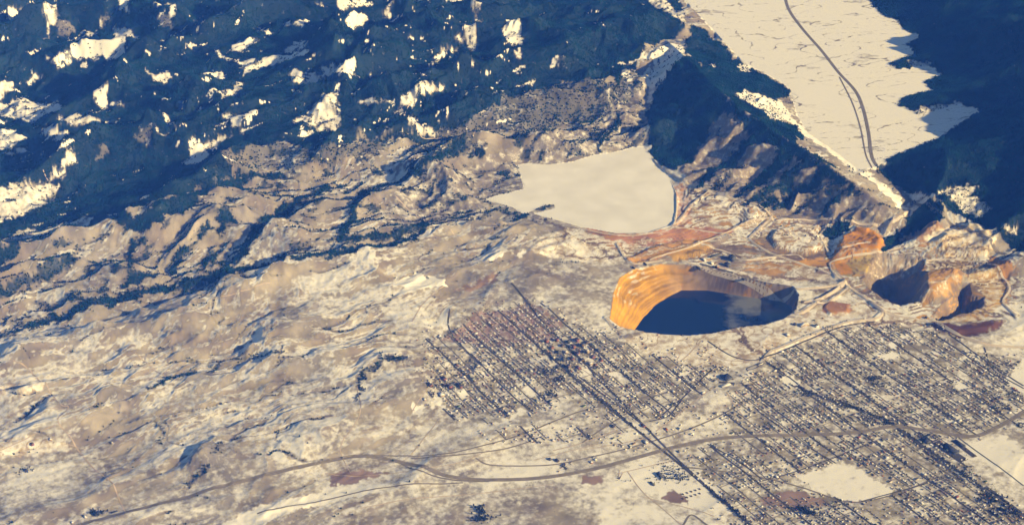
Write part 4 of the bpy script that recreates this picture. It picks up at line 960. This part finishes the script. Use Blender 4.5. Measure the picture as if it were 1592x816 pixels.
# lone trees and brush on the open ground
n = 26000
y = np.sqrt(rng.uniform(12300.0 ** 2, 19500.0 ** 2, n)); x = rng.uniform(-1.05, 1.05, n) * HW(y)
cl = fbm(x / 260, y / 200, 3, 231)
ppx, ppy, _ = P(x, y, HT(x, y))
k_ = (rng.random(n) < sstep(0.15, 0.9, cl) * 0.5) & (bil(SNOW, x, y) < 0.75) & (bil(PIT_T, x, y) <= 0)
tree_x.append(x[k_]); tree_y.append(y[k_]); tree_s.append(rng.uniform(0.35, 0.75, k_.sum()))
tx = np.concatenate(tree_x); ty = np.concatenate(tree_y); ts = np.concatenate(tree_s)
k_ = line_clear(tx, ty, 36); tx, ty, ts = tx[k_], ty[k_], ts[k_]
ppx, ppy, zf = P(tx, ty, HT(tx, ty) + 5)
infr = (ppx > 4) & (ppx < PW - 4) & (ppy > 4) & (ppy < PH - 6) & (ts > 0.6)
order = np.argsort(np.where(infr, zf - ts * 700, 1e9)); TI = np.zeros(len(tx), bool); TI[order[:300]] = True
print('town trees', len(tx))
TM = noisy('town_tree_foliage', (0.016, 0.028, 0.024), (0.035, 0.042, 0.035), 1 / 40.0, 1.0, 0.0)
q = ~TI
tag(cones('trees', tx[q], ty[q], 11.5 * ts[q], 3.6 * ts[q], TM), kind='stuff')
BARK = noisy('bark', (0.06, 0.045, 0.035), (0.09, 0.07, 0.055), 1.0)
def crown_mesh(kind, seed):
    r = np.random.default_rng(seed); V_, F_ = [], []
    n = 70
    for i in range(n):
        t_ = r.random()
        if kind == 'spruce': rad = (1 - t_) * 0.30 + 0.02; z = 0.10 + 0.9 * t_
        else: rad = 0.36 * math.sqrt(max(0, 1 - (2 * t_ - 1) ** 2)) + 0.03; z = 0.28 + 0.72 * t_
        an = r.uniform(0, 6.28); rr = rad * math.sqrt(r.uniform(0.25, 1)); c = np.array((rr * math.cos(an), rr * math.sin(an), z))
        s_ = 0.10 if kind == 'spruce' else 0.12
        b0 = len(V_)
        for q_ in range(4): V_.append(c + r.normal(0, 1, 3) * s_ * np.array((1, 1, 0.55)))
        F_ += [(b0, b0 + 1, b0 + 2), (b0, b0 + 2, b0 + 3), (b0, b0 + 1, b0 + 3), (b0 + 1, b0 + 2, b0 + 3)]
    me = bpy.data.meshes.new('crown'); me.from_pydata([tuple(v) for v in V_], [], F_); me.materials.append(TM); return me
def trunk_mesh(hgt):
    V_, F_ = [], []
    for lv, (z, r) in enumerate(((-0.06, 0.030), (0.12, 0.022), (hgt, 0.006))):
        for i in range(6): V_.append((r * math.cos(i * 1.047), r * math.sin(i * 1.047), z))
    for lv in range(2):
        for i in range(6): F_.append((lv * 6 + i, lv * 6 + (i + 1) % 6, lv * 6 + 6 + (i + 1) % 6, lv * 6 + 6 + i))
    for q_ in range(5):   # limbs
        an = q_ * 1.3; z0 = 0.3 + q_ * 0.08; b0 = len(V_)
        for (d_, zz, w_) in ((0.0, z0, 0.010), (0.22, z0 + 0.16, 0.003)):
            for s_ in (-1, 0, 1): V_.append((d_ * math.cos(an) - s_ * w_ * math.sin(an), d_ * math.sin(an) + s_ * w_ * math.cos(an), zz + (0.01 if s_ == 0 else 0)))
        F_ += [(b0, b0 + 1, b0 + 4, b0 + 3), (b0 + 1, b0 + 2, b0 + 5, b0 + 4), (b0 + 2, b0, b0 + 3, b0 + 5)]
    me = bpy.data.meshes.new('trunk'); me.from_pydata(V_, [], F_); me.materials.append(BARK); return me
CR = {k2: [crown_mesh(k2, s_) for s_ in range(4)] for k2 in ('spruce', 'round')}; TRK = {'spruce': trunk_mesh(0.9), 'round': trunk_mesh(0.7)}
for n_, k_ in enumerate(np.flatnonzero(TI)):
    kind = 'spruce' if (n_ * 7) % 10 < 6 else 'round'
    o = bpy.data.objects.new('spruce_tree' if kind == 'spruce' else 'broadleaf_tree', None); COL.objects.link(o)
    sc = 12.5 * ts[k_] * (1.15 if kind == 'spruce' else 0.9)
    o.location = (tx[k_], ty[k_], float(HT(tx[k_], ty[k_]))); o.rotation_euler = (0, 0, float(rng.uniform(0, 6.28))); o.scale = (sc * 1.15, sc * 1.15, sc)
    for me in (CR[kind][n_ % 4], TRK[kind]):
        c = bpy.data.objects.new(me.name.split('.')[0], me); COL.objects.link(c); c.parent = o
    lm = LM[int(np.argmin((LX - tx[k_]) ** 2 + (LY - ty[k_]) ** 2))][0]
    tag(o, '%s %s tree by the houses near %s' % ('tall' if ts[k_] > 1.15 else 'small', 'pointed dark green spruce' if kind == 'spruce' else 'round crowned dark', lm), 'tree', 'trees among the near houses')

# ------------------------------------------------------------------ larger buildings, each a thing
GLASS = noisy('window_glass', (0.02, 0.03, 0.045), (0.03, 0.045, 0.06), 1 / 5.0, 0.15, 0.5)
PAL = {'snow': (0.78,0.75,0.70), 'dark': (0.045,0.05,0.065), 'slate': (0.11,0.115,0.13), 'brick': (0.27,0.11,0.08), 'tan': (0.42,0.32,0.22), 'pale': (0.66,0.62,0.55), 'rust': (0.30,0.15,0.08), 'white': (0.75,0.74,0.71), 'brown': (0.17,0.12,0.09)}
PM_ = {k2: noisy('cladding_' + k2, v, tuple(c * 0.75 for c in v), 1 / 9.0) for k2, v in PAL.items()}
def boxes(name, items, m, parent):
    V_, F_ = [], []
    for (x0, y0, z0, x1, y1, z1) in items:
        b0 = len(V_)
        V_ += [(x0,y0,z0),(x1,y0,z0),(x1,y1,z0),(x0,y1,z0),(x0,y0,z1),(x1,y0,z1),(x1,y1,z1),(x0,y1,z1)]
        F_ += [tuple(b0 + i for i in f) for f in ((0,3,2,1),(4,5,6,7),(0,1,5,4),(1,2,6,5),(2,3,7,6),(3,0,4,7))]
    return mesh(name, V_, F_, m, parent)
def building(name, label, cat, px, py, l, w, h, wall, roof, group=None, ang=0.0, gable=False, stack=0):
    x, y = at([px], [py]); x, y = float(x[0]), float(y[0])
    o = bpy.data.objects.new(name, None); COL.objects.link(o)
    o.location = (x, y, float(HT(x, y))); o.rotation_euler = (0, 0, base_ang + ang)
    a, b_ = l / 2, w / 2
    if gable:
        V_, Fw, R_, Fr = house_geo(l, w, h, w * 0.16, 0.8)
        V_[:4, 2] = -6
        mesh('walls', V_, Fw, PM_[wall], o); mesh('roof', R_, Fr, PM_[roof], o)
    else:
        boxes('walls', [(-a, -b_, -6, a, b_, h)], PM_[wall], o)
        boxes('roof', [(-a + 0.6, -b_ + 0.6, h + 0.004, a - 0.6, b_ - 0.6, h + 0.5)], PM_[roof], o)
        boxes('parapet', [(-a - .2, -b_ - .2, h - .3, a + .2, -b_ + .5, h + 1.2), (-a - .2, b_ - .5, h - .3, a + .2, b_ + .2, h + 1.2), (-a - .2, -b_ + .503, h - .3, -a + .5, b_ - .503, h + 1.2), (a - .5, -b_ + .503, h - .3, a + .2, b_ - .503, h + 1.2)], PM_[wall], o)
    nf = max(1, int(h / 3.6))
    for sgn in (-1, 1):
        for f in range(nf):
            z = 1.1 + f * 3.5
            if z + 1.8 > h: break
            boxes('window', [(-a * 0.9, sgn * (b_ + 0.06) - 0.05, z, a * 0.9, sgn * (b_ + 0.06) + 0.05, z + 1.6)], GLASS, o)
    for i in range(stack):
        r = 2.2; cx_ = -a * 0.6 + i * l * 0.35; V_, F_ = [], []
        for z, rr in ((h * 0.5, r), (h + 26, r * 0.7)):
            for q_ in range(10): V_.append((cx_ + rr * math.cos(q_ * .6283), rr * math.sin(q_ * .6283), z))
        for q_ in range(10): F_.append((q_, (q_ + 1) % 10, 10 + (q_ + 1) % 10, 10 + q_))
        mesh('chimney', V_, F_, PM_['brown'], o)
    tag(o, label, cat, group)
    return o
BL = [
 ('school', 'dark roofed long campus block west end of the hillside college', 'school', 668,598, 60,22,11,'brick','dark'), ('school', 'tall dark campus hall uppermost on the hillside college', 'school', 690,589, 46,26,16,'brick','dark'), ('school', 'dark square campus hall in the middle of the hillside college', 'school', 699,601, 44,34,15,'brick','slate'),
 ('school', 'slim dark campus wing beside the snowy playing field', 'school', 714,600, 66,18,12,'brick','dark'), ('school', 'low snow roofed campus gym at the foot of the hillside college', 'school', 686,614, 52,36,10,'tan','snow'), ('school', 'small snowy campus house beside the pale yard', 'school', 660,621, 30,18,8,'tan','snow'),
 ('civic_hall', 'big dark flat roofed hall standing alone between the two towns', 'hall', 1130,588, 78,64,20,'slate','dark'), ('civic_annex', 'low pale annex in front of the big dark hall', 'annex', 1128,599, 26,90,8,'white','pale'),
 ('clubhouse', 'long dark clubhouse above the oval running track', 'clubhouse', 1182,566, 16,52,8,'pale','dark'),
 ('supermarket', 'huge dark flat roofed store beside the diagonal avenue', 'store', 1478,698, 150,52,12,'slate','dark'), ('supermarket', 'smaller dark store block on the cream lot east of the huge store', 'store', 1492,690, 110,26,10,'slate','dark'), ('hotel', 'dark block standing where the diagonal avenue meets the highway', 'hotel', 1440,686, 60,40,16,'slate','dark'),
 ('warehouse', 'bright white pair sized shed by the cross street at the brown lot', 'warehouse', 1207,741, 34,18,9,'white','white'), ('warehouse', 'smaller bright white shed just left of the bright white shed', 'warehouse', 1200,739, 24,14,8,'white','white'),
 ('warehouse', 'dark roofed depot on the straight avenue above the highway', 'depot', 1000,662, 40,24,10,'brick','dark'), ('warehouse', 'cream depot on the straight avenue just above the highway', 'depot', 1004,688, 42,24,9,'tan','snow'), ('warehouse', 'dark depot left of the straight avenue above the rail lines', 'depot', 953,663, 36,22,9,'brown','dark'), ('warehouse', 'dark depot cluster end block beside the bend of the rail lines', 'depot', 866,716, 44,20,9,'brown','dark'), ('warehouse', 'slate depot next to the bend of the rail lines', 'depot', 855,714, 30,20,9,'slate','slate'),
 ('hospital', 'slate blue hospital block among dark spruces by the straight avenue', 'hospital', 1026,739, 70,30,15,'slate','slate'), ('hospital_wing', 'low dark wing beside the slate blue hospital block', 'hospital wing', 1014,752, 56,16,8,'slate','slate'),
 ('power_station', 'dark blue plant block at the end of the main road lower left', 'plant', 151,799, 44,40,15,'slate','dark'), ('power_station', 'slimmer dark plant block right beside the dark blue plant block', 'plant', 160,797, 26,20,13,'slate','dark'), ('shed', 'pale long shed left of the dark blue plant', 'shed', 132,803, 44,14,6,'tan','snow'), ('shed', 'small pale shed furthest from the dark blue plant', 'shed', 112,812, 26,14,6,'tan','snow'), ('shed', 'dark low shed on the way to the dirt road', 'shed', 178,796, 14,50,6,'slate','dark'),
 ('farmhouse', 'dark barn among trees on the open snow at the left edge', 'barn', 40,731, 32,18,8,'brown','dark'), ('ranch_building', 'reddish ranch building on the snowy lot by the dirt road', 'ranch', 50,690, 36,24,7,'brick','brown'), ('ranch_building', 'pale ranch shed on the snowy lot right of the reddish one', 'ranch', 78,683, 30,16,6,'rust','snow'), ('ranch_building', 'lone tan ranch house in the hollow of the foothills', 'ranch', 174,688, 30,16,6,'tan','pale'),
 ('concentrator', 'tall dark concentrator mill among the mine plants', 'mill', 1138,404, 60,44,42,'slate','dark'), ('concentrator', 'lower dark mill step below the tall concentrator', 'mill', 1131,413, 52,36,26,'slate','dark'),
 ('mine_shed', 'long dark conveyor shed above the mine plants', 'shed', 1112,398, 14,120,12,'slate','dark'), ('mine_shed', 'long dark conveyor shed lying along the pit road', 'shed', 1084,416, 100,13,11,'slate','dark'), ('mine_shed', 'pale machine shop in the middle of the mine plants', 'shop', 1106,410, 40,24,14,'pale','snow'), ('mine_shed', 'rust coloured crusher house in the mine plants', 'crusher', 1115,416, 30,22,18,'rust','pale'), ('mine_shed', 'snow roofed store left in the mine plants', 'store', 1094,404, 46,20,12,'pale','snow'), ('mine_shed', 'dark shed at the road fork right of the mine plants', 'shed', 1158,434, 16,44,10,'slate','dark'),
 ('mine_shed', 'dark pump house on the snowy dump west of the pit', 'pump house', 1003,411, 44,12,10,'slate','dark'), ('mine_shed', 'smaller dark pump house beside the bend of the pit road', 'pump house', 985,417, 40,10,9,'slate','dark'),
 ('workshop', 'long snow roofed workshop on the flat south of the pit', 'workshop', 1250,506, 30,90,11,'tan','snow'), ('workshop', 'square grey workshop right of the long snow roofed workshop', 'workshop', 1269,507, 36,32,13,'white','slate'), ('workshop', 'dark shed at the end of the long snow roofed workshop', 'workshop', 1236,505, 30,20,14,'slate','dark'), ('workshop', 'pale yard building nearer the town below the long workshop', 'workshop', 1224,521, 44,30,9,'tan','snow'), ('workshop', 'dark yard building on the slope by the winding road', 'workshop', 1155,515, 30,24,14,'slate','dark'),
 ('workshop', 'small dark building on the shore road of the pit', 'workshop', 1030,527, 40,30,10,'slate','slate'),
 ('headframe_house', 'dark mine building on the round dump right of the snowy fields', 'mine building', 1455,497, 40,14,12,'slate','dark'), ('headframe_house', 'small dark mine building at the lip of the second pit', 'mine building', 1440,494, 22,14,10,'slate','dark')]
for t_ in BL:
    nm, lb, ct, px, py, l, w, h, wl, rf = t_
    building(nm, lb, ct, px, py, l, w, h, wl, rf, gable=(rf == 'snow' and h < 12), stack=1 if nm in ('power_station',) and h > 14 else 0)
# old brick blocks of the hilltop centre
UP = [(866,530),(874,538),(884,532),(892,541),(880,548),(897,550),(905,538),(868,548),(858,541),(913,548),(889,558),(905,560),(876,560),(922,556),(861,557),(897,530),(912,533),(930,545),(850,532),(918,566),(934,560),(884,571),(868,572),(899,572)]
for i, (px, py) in enumerate(UP):
    wl = ('brick', 'brown', 'slate', 'brick', 'tan')[i % 5]; rf = ('dark', 'slate', 'snow', 'dark', 'brown')[(i * 3) % 5]
    near_ = 'above the main street' if py < 545 else 'below the main street'
    building('office_block', '%s %s block with %s roof in the hilltop centre %s' % ('tall' if i % 3 == 0 else 'low', {'brick': 'red brick', 'brown': 'brown brick', 'slate': 'grey stone', 'tan': 'tan'}[wl], {'dark': 'black', 'slate': 'slate', 'snow': 'snowy', 'brown': 'brown'}[rf], near_), 'office block', px, py, 24 + (i * 7) % 18, 20 + (i * 5) % 14, 24 if i % 3 == 0 else 13, wl, rf, 'brick blocks of the hilltop centre')
# rows of trailers and long sheds
for i in range(9):
    building('trailer_home', 'long pale trailer with snowy roof in the slanting row by the spruces', 'trailer', 1216 + i * 5.0, 797 - (i % 2) * 1.2 + i * 0.6, 26, 8, 4.2, 'pale', 'snow', 'row of trailers by the spruces', gable=True)
for i in range(8):
    building('trailer_home', 'small white trailer in the row along the rail cut', 'trailer', 1152 + i * 4.4, 757 - i * 1.5, 22, 8, 4.2, 'white', 'snow', 'row of trailers along the rail cut', gable=True)
for i in range(10):
    building('trailer_home', 'tiny dark trailer on the snowy lot beside the straight avenue', 'trailer', 1062 + (i % 5) * 6.5, 768 + (i // 5) * 7 - (i % 5) * 2.0, 18, 8, 4.2, 'brown', 'brown', 'dark trailers on the snowy lot')
lots = Ribbons()
for pts, w in [([(1452,684),(1500,716)], 75), ([(1482,684),(1516,710)], 45), ([(1425,672),(1448,688)], 60), ([(1398,668),(1436,696)], 34), ([(1436,700),(1500,748)], 30), ([(1532,756),(1600,806)], 34), ([(1290,618),(1340,636)], 26), ([(1535,792),(1560,808)], 40), ([(870,552),(900,580)], 22), ([(1118,594),(1142,596)], 30), ([(1088,410),(1140,424)], 26)]:
    lots.add(pts, w, 1.1)
lots.build('parking_lot', ASPH)
print('town', time.time() - T0)
#TOWN_END

# ------------------------------------------------------------------ light
W = bpy.data.worlds.new('World'); S.world = W; W.use_nodes = True
nt = W.node_tree; bg = nt.nodes['Background']
sky = nt.nodes.new('ShaderNodeTexSky'); sky.sky_type = 'NISHITA'; sky.sun_disc = False
sky.sun_elevation = SUN_EL; sky.sun_rotation = math.pi / 2 - SUN_AZ; sky.altitude = 1700
nt.links.new(sky.outputs[0], bg.inputs[0]); bg.inputs[1].default_value = 0.05
sd_ = bpy.data.lights.new('sun', 'SUN'); sd_.energy = 4.5; sd_.angle = math.radians(0.53); sd_.color = (1.0, 0.825, 0.545)
so = bpy.data.objects.new('sun', sd_); COL.objects.link(so); so.location = (3000, 12000, 9000)
so.rotation_euler = Vector((-sun[0], -sun[1], -sun[2])).to_track_quat('-Z', 'Y').to_euler()

# ------------------------------------------------------------------ air
HZ = bpy.data.materials.new('haze'); HZ.use_nodes = True; nt = HZ.node_tree
nt.nodes.remove(nt.nodes['Principled BSDF'])
pv = nt.nodes.new('ShaderNodeVolumePrincipled'); pv.inputs['Color'].default_value = (0.05, 0.20, 1.0, 1); pv.inputs['Density'].default_value = 1.1e-5
pv.inputs['Absorption Color'].default_value = (1, 1, 1, 1)
pv.inputs['Anisotropy'].default_value = -0.3
nt.links.new(pv.outputs[0], nt.nodes['Material Output'].inputs['Volume'])
zb = float(H.min()) - 1.0
bv = [(-60000,-5000,zb),(60000,-5000,zb),(60000,80000,zb),(-60000,80000,zb),(-60000,-5000,9015),(60000,-5000,9015),(60000,80000,9015),(-60000,80000,9015)]
hz = mesh('haze', bv, [(0,3,2,1),(4,5,6,7),(0,1,5,4),(1,2,6,5),(2,3,7,6),(3,0,4,7)], HZ)
tag(hz, kind='stuff')

# ------------------------------------------------------------------ view
S.render.engine = 'CYCLES'
S.view_settings.view_transform = 'Standard'; S.view_settings.look = 'None'; S.view_settings.gamma = 1.0; S.view_settings.use_curve_mapping = False
S.view_settings.exposure = 0.75
S.cycles.max_bounces = 4; S.cycles.volume_bounces = 1; S.cycles.diffuse_bounces = 2
S.cycles.use_denoising = True
S.cycles.denoiser = 'OPENIMAGEDENOISE'; S.cycles.denoising_input_passes = 'RGB_ALBEDO_NORMAL'; S.cycles.denoising_prefilter = 'ACCURATE'
S.render.resolution_x = 1024; S.render.resolution_y = 524
print('done', time.time() - T0)
